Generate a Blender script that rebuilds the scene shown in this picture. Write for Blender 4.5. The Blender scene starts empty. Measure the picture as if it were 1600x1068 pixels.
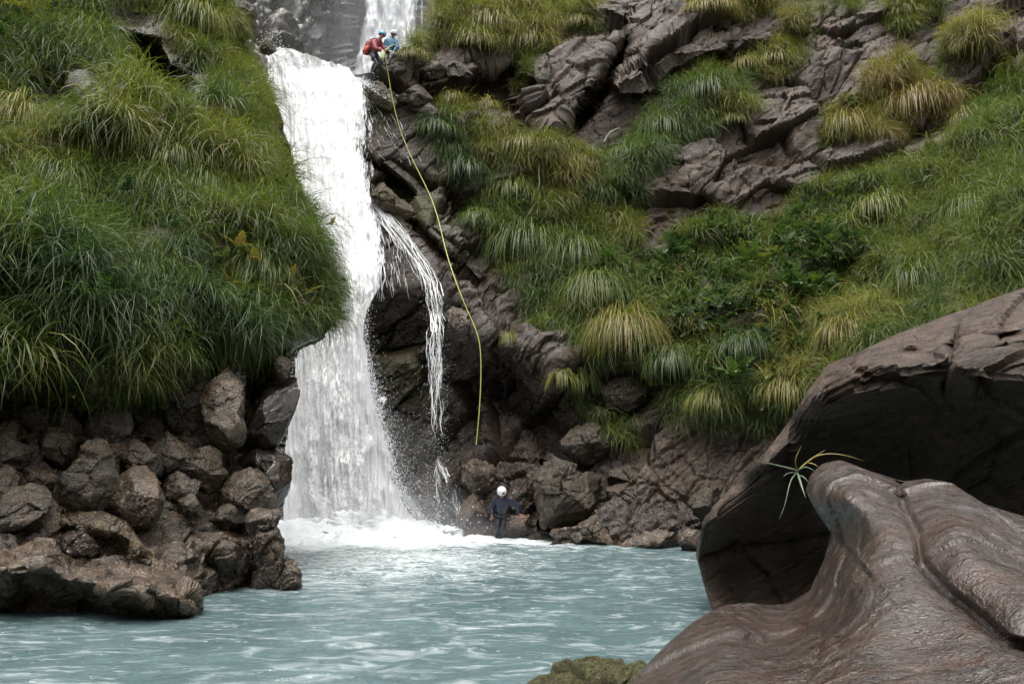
import bpy, math, random
import numpy as np
from mathutils import Vector, Matrix
rad = math.radians
rng = np.random.default_rng(7)
random.seed(7)
S = bpy.context.scene
C = S.collection

# ------------------------------------------------------------------ camera, sky, sun, exposure
PITCH = rad(9.9); CAMH = 1.6; FOC = 1244.4
cam_d = bpy.data.cameras.new('camera'); cam = bpy.data.objects.new('camera', cam_d); C.objects.link(cam)
cam_d.lens = 28; cam_d.sensor_width = 36; cam_d.clip_start = 0.05; cam_d.clip_end = 500
cam.location = (0, 0, CAMH); cam.rotation_euler = (math.pi/2 + PITCH, 0, 0)
S.camera = cam
SUN_EL, SUN_AZ = rad(74), rad(205)          # azimuth clockwise from +Y: nearly overhead, a little behind the camera and to the left
wd = bpy.data.worlds.new('World'); S.world = wd; wd.use_nodes = True
wn = wd.node_tree.nodes; wl = wd.node_tree.links
sky = wn.new('ShaderNodeTexSky'); sky.sky_type = 'NISHITA'; sky.sun_disc = False
sky.sun_elevation = SUN_EL; sky.sun_rotation = SUN_AZ; sky.dust_density = 4; sky.air_density = 1.0; sky.ozone_density = 1.0
hs = wn.new('ShaderNodeHueSaturation'); hs.inputs['Saturation'].default_value = 0.06
wl.new(sky.outputs[0], hs.inputs['Color']); wl.new(hs.outputs[0], wn['Background'].inputs[0])
wn['Background'].inputs[1].default_value = 0.15
sd = bpy.data.lights.new('sun', 'SUN'); sun = bpy.data.objects.new('sun', sd); C.objects.link(sun)
sd.energy = 1.5; sd.angle = rad(55); sd.color = (1.0, 0.945, 0.875)
sv = Vector((math.sin(SUN_AZ)*math.cos(SUN_EL), math.cos(SUN_AZ)*math.cos(SUN_EL), math.sin(SUN_EL)))
sun.rotation_euler = sv.to_track_quat('Z', 'Y').to_euler()
S.view_settings.view_transform = 'Standard'; S.view_settings.look = 'None'
S.view_settings.exposure = 1.35; S.view_settings.gamma = 1.0
S.view_settings.use_curve_mapping = False
S.render.engine = 'CYCLES'
S.cycles.max_bounces = 4; S.cycles.transparent_max_bounces = 14; S.cycles.volume_bounces = 0
S.cycles.diffuse_bounces = 2; S.cycles.glossy_bounces = 2

# ------------------------------------------------------------------ helpers
cP, sP = math.cos(PITCH), math.sin(PITCH)
def W(px, py, Y):
    """the point of the place seen at photo pixel (px,py) and standing Y metres ahead"""
    px = np.asarray(px, float); py = np.asarray(py, float); Y = np.asarray(Y, float)
    x = (px-800)/FOC; y = (534-py)/FOC
    t = Y/(cP - y*sP)
    return np.stack(np.broadcast_arrays(x*t, Y*np.ones_like(t), CAMH + (sP + y*cP)*t), -1)
def PXY(P):
    d = P[..., 1]*cP + (P[..., 2]-CAMH)*sP
    return 800 + FOC*P[..., 0]/d, 534 - FOC*((P[..., 2]-CAMH)*cP - P[..., 1]*sP)/d
def hsh(i, j, k, s):
    with np.errstate(over='ignore'):
        h = (i.astype(np.uint32)*np.uint32(374761393) + j.astype(np.uint32)*np.uint32(668265263)
             + k.astype(np.uint32)*np.uint32(2147483647 - 1013) + np.uint32((s*974634777+12345) & 0xffffffff))
        h = (h ^ (h >> np.uint32(13)))*np.uint32(1274126177)
        h = (h ^ (h >> np.uint32(16)))*np.uint32(2246822519)
        h = h ^ (h >> np.uint32(13))
    return (h & np.uint32(0xffffff)).astype(np.float32)/np.float32(0xffffff)
def vnoise(P, s=0):
    shp = P.shape[:-1]; P = P.reshape(-1, 3).astype(np.float32)
    b = np.floor(P); f = P-b; b = b.astype(np.int64)+100000; f = f*f*f*(f*(f*6-15)+10)
    r = 0
    for dx in (0, 1):
        wx = f[:, 0] if dx else 1-f[:, 0]
        for dy in (0, 1):
            wy = f[:, 1] if dy else 1-f[:, 1]
            for dz in (0, 1):
                wz = f[:, 2] if dz else 1-f[:, 2]
                r = r + wx*wy*wz*hsh(b[:, 0]+dx, b[:, 1]+dy, b[:, 2]+dz, s)
    return (r*2-1).reshape(shp)
def fbm(P, o=4, s=0, g=0.5):
    r = 0; a = 1.0
    for i in range(o):
        r = r + a*vnoise(P*(2.03**i)+17.3*i, s+i); a *= g
    return r
def ridged(P, o=3, s=0):
    r = 0; a = 1.0
    for i in range(o):
        r = r + a*(1-2*np.abs(vnoise(P*(2.1**i)+9.1*i, s+i))); a *= .5
    return r
def facets(P, s=0):
    """broken-rock relief: a tilted plane for every cell, and the distance to the joint between cells"""
    shp = P.shape[:-1]; P = P.reshape(-1, 3).astype(np.float32)
    b = np.floor(P-.5); b = b.astype(np.int64)+100000
    d1 = np.full(len(P), 9., np.float32); d2 = d1.copy(); h = np.zeros(len(P), np.float32)
    for dx in (0, 1):
        for dy in (0, 1):
            for dz in (0, 1):
                i, j, k = b[:, 0]+dx, b[:, 1]+dy, b[:, 2]+dz
                c = np.stack([i-100000+.12+.76*hsh(i, j, k, s), j-100000+.12+.76*hsh(i, j, k, s+1), k-100000+.12+.76*hsh(i, j, k, s+2)], -1)
                o = P-c; d = np.sqrt((o*o).sum(-1))
                v = hsh(i, j, k, s+3)-.5 + 1.3*((hsh(i, j, k, s+4)-.5)*o[:, 0]+(hsh(i, j, k, s+5)-.5)*o[:, 1]+(hsh(i, j, k, s+6)-.5)*o[:, 2])
                m = d < d1
                d2 = np.where(m, d1, np.minimum(d2, d)); h = np.where(m, v, h); d1 = np.where(m, d, d1)
    return h.reshape(shp), (d2-d1).reshape(shp)
def rot3(ax, ay, az):
    from mathutils import Euler
    return np.array(Euler((rad(ax), rad(ay), rad(az))).to_matrix())
def rockrelief(P, big=1.5, amp=.3, s=0, tilt=(20, 35, 10), sq=(1, .8, .5), joint=.5, fine=1.0, mid=.36, strata=.22):
    """P in metres -> outward displacement"""
    Q = P @ rot3(*tilt).T
    Q = Q + .12*big*np.stack([vnoise(P/big*1.3, s+50), vnoise(P/big*1.3, s+51), vnoise(P/big*1.3, s+52)], -1)
    sqv = np.array(sq)
    h1, e1 = facets(Q/(big*sqv), s)
    h2, e2 = facets(Q/(big*.36*sqv)+5.5, s+11)
    r = amp*(h1*1.2 - joint*np.exp(-(e1/.035)**2)) + amp*mid*(h2*1.2 - joint*np.exp(-(e2/.05)**2))
    h3, e3 = facets(Q/(big*.13*sqv)+2.5, s+31)
    r = r + fine*amp*.15*(h3 - .5*joint*np.exp(-(e3/.08)**2))
    st = Q[..., 2]/(big*.30*sqv[2]*1.6)+.5*vnoise(Q/(big*.8), s+80); fr_ = st-np.floor(st)
    r = r + amp*strata*(np.minimum(fr_/.8, (1-fr_)/.2)-.5)*(.4+.6*(vnoise(Q/(big*.7), s+81) > -.1))
    r = r + fine*amp*.12*fbm(Q/(big*.5*sqv), 3, s+60) + fine*amp*.06*fbm(Q/(big*.07*sqv), 2, s+70)
    return r
def rbf(pts):
    """thin-plate surface through (px,py,Y)"""
    p = np.array(pts, float); xy = p[:, :2]/100.
    def U(r2): return np.where(r2 > 1e-12, .5*r2*np.log(r2+1e-12), 0)
    n = len(p); d2 = ((xy[:, None]-xy[None])**2).sum(-1)
    A = np.zeros((n+3, n+3)); A[:n, :n] = U(d2)+.01*np.eye(n); A[:n, n] = 1; A[:n, n+1:] = xy; A[n, :n] = 1; A[n+1:, :n] = xy.T
    b = np.zeros(n+3); b[:n] = p[:, 2]; w = np.linalg.solve(A, b)
    def f(px, py):
        x = np.asarray(px, float)/100; y = np.asarray(py, float)/100
        r = w[n]+w[n+1]*x+w[n+2]*y
        for i in range(n): r = r + w[i]*U((x-xy[i, 0])**2+(y-xy[i, 1])**2)
        return r
    return f
def inpoly(px, py, poly, soft=6.0):
    """1 inside, 0 outside, soft edge in pixels"""
    px = np.asarray(px, float); py = np.asarray(py, float)
    out = np.zeros(px.shape); P = np.array(poly, float)
    bb = (px > P[:, 0].min()-3*soft) & (px < P[:, 0].max()+3*soft) & (py > P[:, 1].min()-3*soft) & (py < P[:, 1].max()+3*soft)
    x = px[bb]; y = py[bb]
    if not len(x): return out
    ins = np.zeros(x.shape, bool); d = np.full(x.shape, 1e9)
    for i in range(len(P)):
        a = P[i]; b = P[(i+1) % len(P)]
        c = ((a[1] > y) != (b[1] > y)) & (x < (b[0]-a[0])*(y-a[1])/(b[1]-a[1]+1e-9)+a[0])
        ins ^= c
        e = b-a; t = np.clip(((x-a[0])*e[0]+(y-a[1])*e[1])/(e@e+1e-9), 0, 1)
        d = np.minimum(d, np.hypot(x-a[0]-t*e[0], y-a[1]-t*e[1]))
    sd_ = np.where(ins, d, -d)
    v = np.clip(.5+.5*sd_/soft, 0, 1); out[bb] = v*v*(3-2*v)
    return out
def stroke(px, py, line, w):
    P = np.array(line, float); out = np.zeros(np.shape(px))
    bb = (px > P[:, 0].min()-4*w) & (px < P[:, 0].max()+4*w) & (py > P[:, 1].min()-4*w) & (py < P[:, 1].max()+4*w)
    x = px[bb]; y = py[bb]
    if not len(x): return out
    d = np.full(x.shape, 1e9)
    for a, b in zip(P[:-1], P[1:]):
        e = b-a; t = np.clip(((x-a[0])*e[0]+(y-a[1])*e[1])/(e@e+1e-9), 0, 1)
        d = np.minimum(d, np.hypot(x-a[0]-t*e[0], y-a[1]-t*e[1]))
    out[bb] = np.exp(-(d/w)**2)
    return out
def gnormal(P):
    a = np.gradient(P, axis=1); b = np.gradient(P, axis=0)
    n = np.cross(a, b); l = np.linalg.norm(n, axis=-1, keepdims=True)
    return n/np.maximum(l, 1e-9)
def link(o, parent=None):
    C.objects.link(o)
    if parent is not None: o.parent = parent
    return o
def mkmesh(name, V, Fq, mat, parent=None, attrs=None, smooth=True, origin=None, mats=None, midx=None, crisp=0):
    V = np.asarray(V, np.float32).reshape(-1, 3)
    if origin is not None: V = V - np.array(origin, np.float32)
    me = bpy.data.meshes.new(name)
    Fq = np.asarray(Fq, np.int32)
    n, k = Fq.shape
    me.vertices.add(len(V)); me.vertices.foreach_set('co', V.ravel())
    me.loops.add(n*k); me.loops.foreach_set('vertex_index', Fq.ravel())
    me.polygons.add(n); me.polygons.foreach_set('loop_start', np.arange(0, n*k, k, dtype=np.int32))
    me.polygons.foreach_set('use_smooth', np.full(n, smooth))
    for m in ([mat] if mats is None else mats): me.materials.append(m)
    if midx is not None: me.polygons.foreach_set('material_index', np.asarray(midx, np.int32))
    if attrs:
        for an, av in attrs.items():
            av = np.asarray(av, np.float32)
            if av.ndim == 2 and av.shape[-1] == 2 and av.size == 2*len(V):
                a = me.attributes.new(an, 'FLOAT2', 'POINT'); a.data.foreach_set('vector', av.ravel())
            else:
                a = me.attributes.new(an, 'FLOAT', 'POINT'); a.data.foreach_set('value', av.ravel())
    me.update(); me.validate()
    if crisp: me.set_sharp_from_angle(angle=rad(crisp))
    o = bpy.data.objects.new(name, me)
    if origin is not None: o.location = origin
    return link(o, parent)
def gridfaces(nr, nc, wrap=False):
    i = np.arange(nr-1)[:, None]*nc; 
    if wrap:
        j = np.arange(nc)[None]; j2 = (j+1) % nc
    else:
        j = np.arange(nc-1)[None]; j2 = j+1
    return np.stack([i+j, i+j2, i+nc+j2, i+nc+j], -1).reshape(-1, 4)
def tag(o, label=None, cat=None, group=None, kind=None):
    if label: o['label'] = label
    if cat: o['category'] = cat
    if group: o['group'] = group
    if kind: o['kind'] = kind
    return o
def empty(name, loc, label=None, cat=None, group=None):
    o = bpy.data.objects.new(name, None); o.location = loc; o.empty_display_size = .1
    C.objects.link(o); tag(o, label, cat, group); return o
def child(o, parent):
    """parent keeping the world place (parents here are unrotated empties)"""
    o.parent = parent; o.location = Vector(o.location)-Vector(parent.location); return o

def grow(pl, k):
    p = np.array(pl, float); c = p.mean(0); return c+(p-c)*k
# ------------------------------------------------------------------ materials
def nt(name):
    m = bpy.data.materials.new(name); m.use_nodes = True
    n = m.node_tree.nodes; l = m.node_tree.links
    return m, n, l, n['Principled BSDF']
def setp(b, **k):
    for a, v in k.items(): b.inputs[a.replace('_', ' ')].default_value = v
def attr(n, name, typ='GEOMETRY'):
    a = n.new('ShaderNodeAttribute'); a.attribute_name = name; a.attribute_type = typ; return a
def ramp(n, l, src, stops):
    r = n.new('ShaderNodeValToRGB'); e = r.color_ramp.elements
    while len(e) < len(stops): e.new(.5)
    for i, (p, c) in enumerate(stops):
        e[i].position = p; e[i].color = (*c, 1) if len(c) == 3 else c
    l.new(src, r.inputs[0]); return r
def mixc(n, l, fac, a, b, typ='MIX'):
    m = n.new('ShaderNodeMix'); m.data_type = 'RGBA'; m.blend_type = typ
    if isinstance(fac, (int, float)): m.inputs[0].default_value = fac
    else: l.new(fac, m.inputs[0])
    for s, v in ((6, a), (7, b)):
        if isinstance(v, tuple): m.inputs[s].default_value = (*v, 1)
        else: l.new(v, m.inputs[s])
    return m.outputs[2]
def math_(n, l, op, a, b=0.0, clamp=False):
    m = n.new('ShaderNodeMath'); m.operation = op; m.use_clamp = clamp
    for s, v in ((0, a), (1, b)):
        if isinstance(v, (int, float)): m.inputs[s].default_value = v
        else: l.new(v, m.inputs[s])
    return m.outputs[0]
def noise(n, l, vec, scale, detail=6, rough=.55, dist=0.0):
    t = n.new('ShaderNodeTexNoise'); t.inputs['Scale'].default_value = scale; t.inputs['Detail'].default_value = detail
    t.inputs['Roughness'].default_value = rough; t.inputs['Distortion'].default_value = dist
    if vec is not None: l.new(vec, t.inputs['Vector'])
    return t
def mapped(n, l, scale=(1, 1, 1), rot=(0, 0, 0), src='Object'):
    tc = n.new('ShaderNodeTexCoord'); mp = n.new('ShaderNodeMapping')
    mp.inputs['Scale'].default_value = scale; mp.inputs['Rotation'].default_value = [rad(a) for a in rot]
    l.new(tc.outputs[src], mp.inputs[0]); return mp.outputs[0]
def rockmat(name, dark, mid, light, rust, rough=(.3, .6), s=1.0, bump=.5, squash=(1, 1, 1), rot=(0, 0, 0), rustamt=.5, wrinkle=0.0, spec=.5, coat=0.0, cracks=1.0, pits=0.0, bd=.06, tone_=.58):
    dark, mid, light, rust = [(q[0]*tone_*1.14, q[1]*tone_*.97, q[2]*tone_*.80) for q in (dark, mid, light, rust)]
    m, n, l, b = nt(name)
    v = mapped(n, l, (1, 1, 1)); vs = mapped(n, l, squash, rot)
    n1 = noise(n, l, v, .9*s, 8, .6, .4); n2 = noise(n, l, vs, 5*s, 8, .62, .3); n3 = noise(n, l, vs, 30*s, 4, .6)
    cm = math_(n, l, 'ADD', math_(n, l, 'MULTIPLY', n1.outputs[0], .55), math_(n, l, 'MULTIPLY', n2.outputs[0], .45))
    col = ramp(n, l, cm, [(.33, dark), (.5, mid), (.68, light)]).outputs[0]
    nr = noise(n, l, v, 1.7*s, 6, .6, .8)
    rf = ramp(n, l, nr.outputs[0], [(.47, (0, 0, 0)), (.66, (rustamt,)*3)]).outputs[0]
    col = mixc(n, l, rf, col, rust)
    # pale mineral specks and dark pits
    sp = ramp(n, l, n3.outputs[0], [(.36, (.42,)*3), (.5, (1,)*3), (.68, (1.6,)*3)]).outputs[0]
    col = mixc(n, l, 1.0, col, sp, 'MULTIPLY')
    moss = attr(n, 'moss'); mn = noise(n, l, v, 9*s, 5, .7)
    mf = math_(n, l, 'MULTIPLY', moss.outputs['Fac'], ramp(n, l, mn.outputs[0], [(.38, (0, 0, 0)), (.56, (1, 1, 1))]).outputs[0])
    mc = ramp(n, l, n3.outputs[0], [(.3, (.022, .032, .008)), (.7, (.10, .115, .018))]).outputs[0]
    col = mixc(n, l, mf, col, mc)
    wet = attr(n, 'wet')
    wf = math_(n, l, 'MULTIPLY', wet.outputs['Fac'], .45)
    col = mixc(n, l, wf, col, mixc(n, l, 1.0, col, (.45, .4, .38), 'MULTIPLY'))
    l.new(col, b.inputs['Base Color'])
    rr = n.new('ShaderNodeMapRange'); l.new(n2.outputs[0], rr.inputs[0]); rr.inputs[1].default_value = .35; rr.inputs[2].default_value = .65
    rr.inputs[3].default_value = rough[0]; rr.inputs[4].default_value = rough[1]
    r2 = math_(n, l, 'SUBTRACT', rr.outputs[0], math_(n, l, 'MULTIPLY', wet.outputs['Fac'], .25), True)
    r3 = math_(n, l, 'MAXIMUM', r2, math_(n, l, 'MULTIPLY', mf, .85))
    l.new(r3, b.inputs['Roughness'])
    b.inputs['Specular IOR Level'].default_value = spec
    if coat: b.inputs['Coat Weight'].default_value = coat; b.inputs['Coat Roughness'].default_value = .2
    # relief
    vo = n.new('ShaderNodeTexVoronoi'); vo.feature = 'DISTANCE_TO_EDGE'; vo.inputs['Scale'].default_value = 3.2*s
    dv = n.new('ShaderNodeVectorMath'); dv.operation = 'ADD'
    sc = n.new('ShaderNodeVectorMath'); sc.operation = 'SCALE'; sc.inputs['Scale'].default_value = .35/s
    l.new(n2.outputs['Color'], sc.inputs[0]); l.new(vs, dv.inputs[0]); l.new(sc.outputs[0], dv.inputs[1]); l.new(dv.outputs[0], vo.inputs['Vector'])
    ck = ramp(n, l, vo.outputs[0], [(0, (0, 0, 0)), (.06, (1, 1, 1))]).outputs[0]
    vo2 = n.new('ShaderNodeTexVoronoi'); vo2.feature = 'DISTANCE_TO_EDGE'; vo2.inputs['Scale'].default_value = 9*s; l.new(dv.outputs[0], vo2.inputs['Vector'])
    ck2 = ramp(n, l, vo2.outputs[0], [(0, (0, 0, 0)), (.09, (1, 1, 1))]).outputs[0]
    h = math_(n, l, 'ADD', math_(n, l, 'MULTIPLY', ck, .14*cracks), math_(n, l, 'MULTIPLY', ck2, .07*cracks))
    h = math_(n, l, 'ADD', h, math_(n, l, 'MULTIPLY', n2.outputs[0], .55))
    h = math_(n, l, 'ADD', h, math_(n, l, 'MULTIPLY', n3.outputs[0], .22))
    h = math_(n, l, 'ADD', h, math_(n, l, 'MULTIPLY', mf, .2))
    if wrinkle:
        vw = mapped(n, l, (24, 24, 27), (12, 8, 0)); nw = noise(n, l, vw, 1.0, 5, .65, .25)
        h = math_(n, l, 'ADD', h, math_(n, l, 'MULTIPLY', nw.outputs[0], wrinkle))
    if pits:
        vp = n.new('ShaderNodeTexVoronoi'); vp.feature = 'SMOOTH_F1'; vp.inputs['Scale'].default_value = 34; l.new(dv.outputs[0], vp.inputs['Vector']); vp.inputs['Smoothness'].default_value = .4
        h = math_(n, l, 'ADD', h, math_(n, l, 'MULTIPLY', vp.outputs[0], pits))
    bp = n.new('ShaderNodeBump'); bp.inputs['Strength'].default_value = bump; bp.inputs['Distance'].default_value = bd
    l.new(h, bp.inputs['Height']); l.new(bp.outputs[0], b.inputs['Normal'])
    if coat: l.new(bp.outputs[0], b.inputs['Coat Normal'])
    return m
M = {}
M['wall'] = rockmat('cliff_rock', (.013, .010, .008), (.050, .040, .033), (.135, .113, .097), (.085, .045, .024), (.42, .72), 1.0, .9, (1, 1, 2.2), (18, 25, 0), .55)
M['backrock'] = rockmat('far_wet_rock', (.008, .007, .007), (.030, .027, .026), (.09, .082, .080), (.04, .035, .025), (.3, .6), .5, 1.0, (1, 1, .6), (0, 20, 0), .3)
M['left'] = rockmat('brown_wet_rock', (.012, .009, .007), (.052, .041, .033), (.175, .145, .120), (.095, .055, .024), (.16, .42), 1.3, 1.0, (1, 1, 2.0), (0, 20, 0), .85, .3, .7, .3, 1, .2, .035, .74)
M['leftgrey'] = rockmat('smooth_grey_rock', (.022, .018, .018), (.046, .039, .038), (.088, .076, .073), (.065, .042, .03), (.32, .5), 1.0, .8, (1, 1, 1), (0, 0, 0), .25, .2, .5, 0, .4, 0, .012)
M['tan'] = rockmat('tan_rock', (.018, .013, .009), (.080, .060, .046), (.24, .20, .168), (.130, .074, .030), (.16, .42), 1.2, 1.0, (1, 1, 1.6), (0, 15, 0), .8, .3, .7, .3, 1, .2, .035, .70)
M['bigdark'] = rockmat('dark_boulder_rock', (.011, .008, .006), (.040, .028, .023), (.120, .092, .078), (.070, .036, .020), (.36, .62), .9, 1.0, (1, 1, 2.4), (0, 24, 0), .35, .25, .5, 0, 1, .2, .04, .80)
M['wetrock'] = rockmat('water_worn_rock', (.024, .011, .006), (.074, .036, .022), (.135, .078, .050), (.130, .048, .018), (.20, .42), 1.4, 1.0, (1, 1, 1), (0, 0, 0), .8, .55, .9, .65, .8, .7, .012, .30)
M['mossrock'] = rockmat('mossy_rock', (.03, .022, .015), (.085, .062, .045), (.20, .17, .15), (.12, .07, .03), (.3, .55), 2.5, .9, rustamt=.6)

def grassmat(name, stops, transl=.35, rough=.42, spec=.4):
    m, n, l, b = nt(name)
    a = attr(n, 'tint', 'INSTANCER'); rb = attr(n, 'blade'); al = attr(n, 'along'); oi = n.new('ShaderNodeObjectInfo')
    a2 = attr(n, 'tone', 'OBJECT')
    t = math_(n, l, 'ADD', math_(n, l, 'ADD', a.outputs['Fac'], a2.outputs['Fac']), math_(n, l, 'MULTIPLY', math_(n, l, 'SUBTRACT', rb.outputs['Fac'], .5), .42))
    col = ramp(n, l, t, stops).outputs[0]
    # darker and browner at the foot of the blade, paler towards the tip
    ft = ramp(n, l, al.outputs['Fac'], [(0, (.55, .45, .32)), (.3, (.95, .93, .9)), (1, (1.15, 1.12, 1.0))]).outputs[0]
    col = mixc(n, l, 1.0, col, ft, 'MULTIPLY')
    l.new(col, b.inputs['Base Color']); setp(b, Roughness=rough); b.inputs['Specular IOR Level'].default_value = spec
    tr = n.new('ShaderNodeBsdfTranslucent'); l.new(mixc(n, l, 1.0, col, (1.1, 1.25, .6), 'MULTIPLY'), tr.inputs[0])
    mx = n.new('ShaderNodeMixShader'); mx.inputs[0].default_value = transl
    l.new(b.outputs[0], mx.inputs[1]); l.new(tr.outputs[0], mx.inputs[2]); l.new(mx.outputs[0], n['Material Output'].inputs[0])
    return m
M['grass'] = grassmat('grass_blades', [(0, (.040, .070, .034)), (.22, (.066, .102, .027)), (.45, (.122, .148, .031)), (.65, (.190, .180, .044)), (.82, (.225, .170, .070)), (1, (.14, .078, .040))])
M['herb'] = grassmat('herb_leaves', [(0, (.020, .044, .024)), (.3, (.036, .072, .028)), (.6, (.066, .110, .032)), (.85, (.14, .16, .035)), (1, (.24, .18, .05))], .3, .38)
def plain(name, col, rough=.6, metal=0.0, var=.15, scale=30):
    m, n, l, b = nt(name)
    nz = noise(n, l, mapped(n, l), scale, 4)
    lo = tuple(c*(1-var) for c in col); hi = tuple(min(1, c*(1+var)) for c in col)
    l.new(ramp(n, l, nz.outputs[0], [(.3, lo), (.7, hi)]).outputs[0], b.inputs['Base Color'])
    setp(b, Roughness=rough, Metallic=metal); return m

# ------------------------------------------------------------------ right-hand cliff (runs behind the falls)
WP = [(330,0,31),(400,100,28.5),(400,300,27.5),(400,600,27),(400,900,26.5),
(500,90,27.6),(500,300,26.6),(500,480,26.2),(500,860,26.3),
(560,125,27.1),(600,100,27.2),(600,200,26.7),(600,300,26.2),(600,400,25.5),(600,470,25.3),(600,600,26.0),(600,860,25.6),
(700,80,28.4),(700,200,27.3),(700,300,26.2),(700,400,25.2),(700,480,24.5),(700,560,25.3),(700,700,25.2),(700,860,24.0),
(760,480,24.1),(755,530,23.5),(760,600,24.7),(760,680,24.7),(765,740,23.6),(770,860,22.9),
(850,0,31.5),(850,60,29.8),(850,200,27.9),(850,300,26.8),(850,400,25.4),(850,500,24),(850,560,23.2),(850,640,23.6),(850,700,22.9),(850,860,21.6),
(1000,-200,36),(1000,0,31),(1000,100,29.2),(1000,250,27.6),(1000,400,25.6),(1000,500,23.5),(1000,570,22.2),(1000,630,22.9),(1000,700,22),(1000,860,20.2),
(1200,-200,36),(1200,0,31),(1200,150,29),(1200,300,27.2),(1200,340,26.2),(1200,450,23.2),(1200,600,20.6),(1200,680,20.9),(1200,860,19),
(1400,-200,35),(1400,0,30),(1400,150,28),(1400,270,26.2),(1400,400,22.5),(1400,550,19),(1400,700,18),(1400,900,17),
(1600,-200,32),(1600,0,28.5),(1600,150,26),(1600,250,23),(1600,400,19),(1600,550,16.5),(1600,700,15.5),(1600,900,14.5),
(1850,-200,26),(1850,150,20),(1850,400,14),(1850,700,11.5),(1850,900,11)]
wallY = rbf(WP)
def ytop(px):
    return np.interp(px, [300, 400, 430, 500, 560, 585, 600, 650, 672, 690, 712, 740, 800, 1900], [70, 78, 92, 106, 124, 112, 100, 78, 66, 40, 0, -60, -230, -235])
nx, nf, nb = 800, 560, 26
pxs = np.concatenate([np.linspace(330, 1650, 740), np.linspace(1654, 1880, 60)])
s = np.linspace(0, 1, nf)
PX = np.repeat(pxs[None], nf, 0); PYt = ytop(pxs)[None]
PY = 905 + (PYt-905)*s[:, None]
Yd = wallY(PX, PY)
plates = [  # polygon, metres towards the camera, edge softness px
 ([(833,118),(845,95),(880,72),(905,52),(940,48),(972,58),(976,72),(952,108),(925,152),(908,165),(886,196),(868,214),(842,205),(832,190)], .95, 7),
 ([(950,132),(957,115),(1000,88),(1018,62),(1040,52),(1110,45),(1150,58),(1152,76),(1108,86),(1060,100),(1012,138),(968,146)], .9, 8),
 ([(958,95),(975,55),(1010,20),(1060,5),(1120,10),(1130,40),(1040,52),(1005,80)], .5, 6),
 ([(745,118),(800,116),(812,150),(805,182),(785,168),(757,142)], -.7, 13),
 ([(700,165),(760,170),(790,200),(770,212),(715,200)], .35, 8),
 ([(1160,170),(1260,140),(1290,200),(1270,290),(1180,300),(1150,240)], .35, 16),
 ([(1080,240),(1150,215),(1170,300),(1120,320),(1070,290)], .4, 14),
 ([(1480,35),(1600,10),(1700,20),(1700,110),(1590,120),(1560,95),(1490,90)], .8, 10),
 ([(1380,225),(1480,190),(1500,215),(1420,260)], -.8, 16),
 ([(640,300),(705,330),(735,400),(700,395),(660,350)], .35, 10),
 ([(548,228),(600,262),(645,300),(640,335),(600,325),(560,282)], -.55, 8),
 ([(930,588),(960,575),(1010,590),(1030,625),(1000,655),(950,650),(925,620)], -.9, 14),
 ([(560,470),(660,470),(690,560),(700,700),(690,860),(560,860)], -.35, 25),
 ([(690,470),(745,500),(760,560),(800,560),(870,590),(880,560),(850,520),(790,480),(740,440),(700,400)], .55, 12),
]
for pl, dz, sf in plates: Yd = Yd - dz*inpoly(PX, PY, pl, sf)
for ln, w, dz in [([(978,68),(945,125),(908,178),(868,222)], 9, 2.2), ([(828,112),(832,200)], 4, 1.2), ([(770,585),(830,640),(880,700)], 22, 1.0),
                  ([(1150,60),(1135,95),(1120,110)], 9, 1.0), ([(1500,40),(1560,20),(1640,0)], 4, .6), ([(1530,60),(1520,100)], 3, .4),
                  ([(850,720),(835,860)], 5, .6), ([(560,235),(600,275),(640,310)], 6, .9), ([(640,345),(690,395),(740,440)], 7, .6),
                  ([(1040,360),(960,420),(900,420)], 18, .5), ([(690,240),(720,300),(760,350)], 12, .3)]:
    Yd = Yd + dz*stroke(PX, PY, ln, w)
P0 = W(PX, PY, Yd)
nrm = gnormal(P0); nrm *= -np.sign((nrm*(P0-np.array([0, 0, CAMH]))).sum(-1, keepdims=True))
low = np.clip((PY-430)/250, 0, 1)
d = rockrelief(P0, 3.0, .75, 3, (15, 38, 10), (1.2, .9, .6), .4, .6, .22, .13)*(1-.15*low)+.12*low*rockrelief(P0, .9, .8, 33, (10, 30, 0), (1.3, 1, .6), .6, 1, .3)
fallzone = inpoly(PX, PY, [(400,60),(560,110),(640,200),(690,330),(700,480),(560,480),(500,300)], 40)
d = d*(1-.6*fallzone)
P0 = P0 + nrm*d[..., None]
P0[-1, :, 1] += 0
# over the top: the ledge runs back from the rim
rim = P0[-1]; back = []
for k in range(1, nb+1):
    q = rim.copy(); r_ = (k/nb)**1.4*9
    q[:, 1] += r_; q[:, 0] += r_*.12; q[:, 2] += np.where(pxs < 575, -.25-.03*r_, .10*r_) + .25*vnoise(q/1.3, 5)
    back.append(q)
WALLP = np.concatenate([P0, np.array(back)], 0)
WPX = np.concatenate([PX, np.repeat(PX[-1:], nb, 0)], 0); WPY = np.concatenate([PY, np.repeat(PY[-1:]-1, nb, 0)], 0)
wetw = np.clip(inpoly(WPX, WPY, [(380,60),(600,95),(700,250),(800,460),(880,560),(900,680),(860,780),(1100,800),(1100,950),(350,950)], 60)+np.clip((WPY-780)/60, 0, 1), 0, 1)
mossw = np.zeros(WPX.shape)
for pl, a in [([(548,122),(600,112),(625,150),(600,205),(570,190)], 1.), ([(585,290),(640,285),(690,320),(680,352),(620,345)], 1.), ([(570,555),(600,520),(680,560),(690,640),(600,640)], .45),
              ([(600,640),(690,640),(730,820),(640,830)], .3), ([(640,130),(700,250),(760,400),(700,420),(640,250)], .25)]:
    mossw = np.maximum(mossw, a*inpoly(WPX, WPY, pl, 14))
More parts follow.
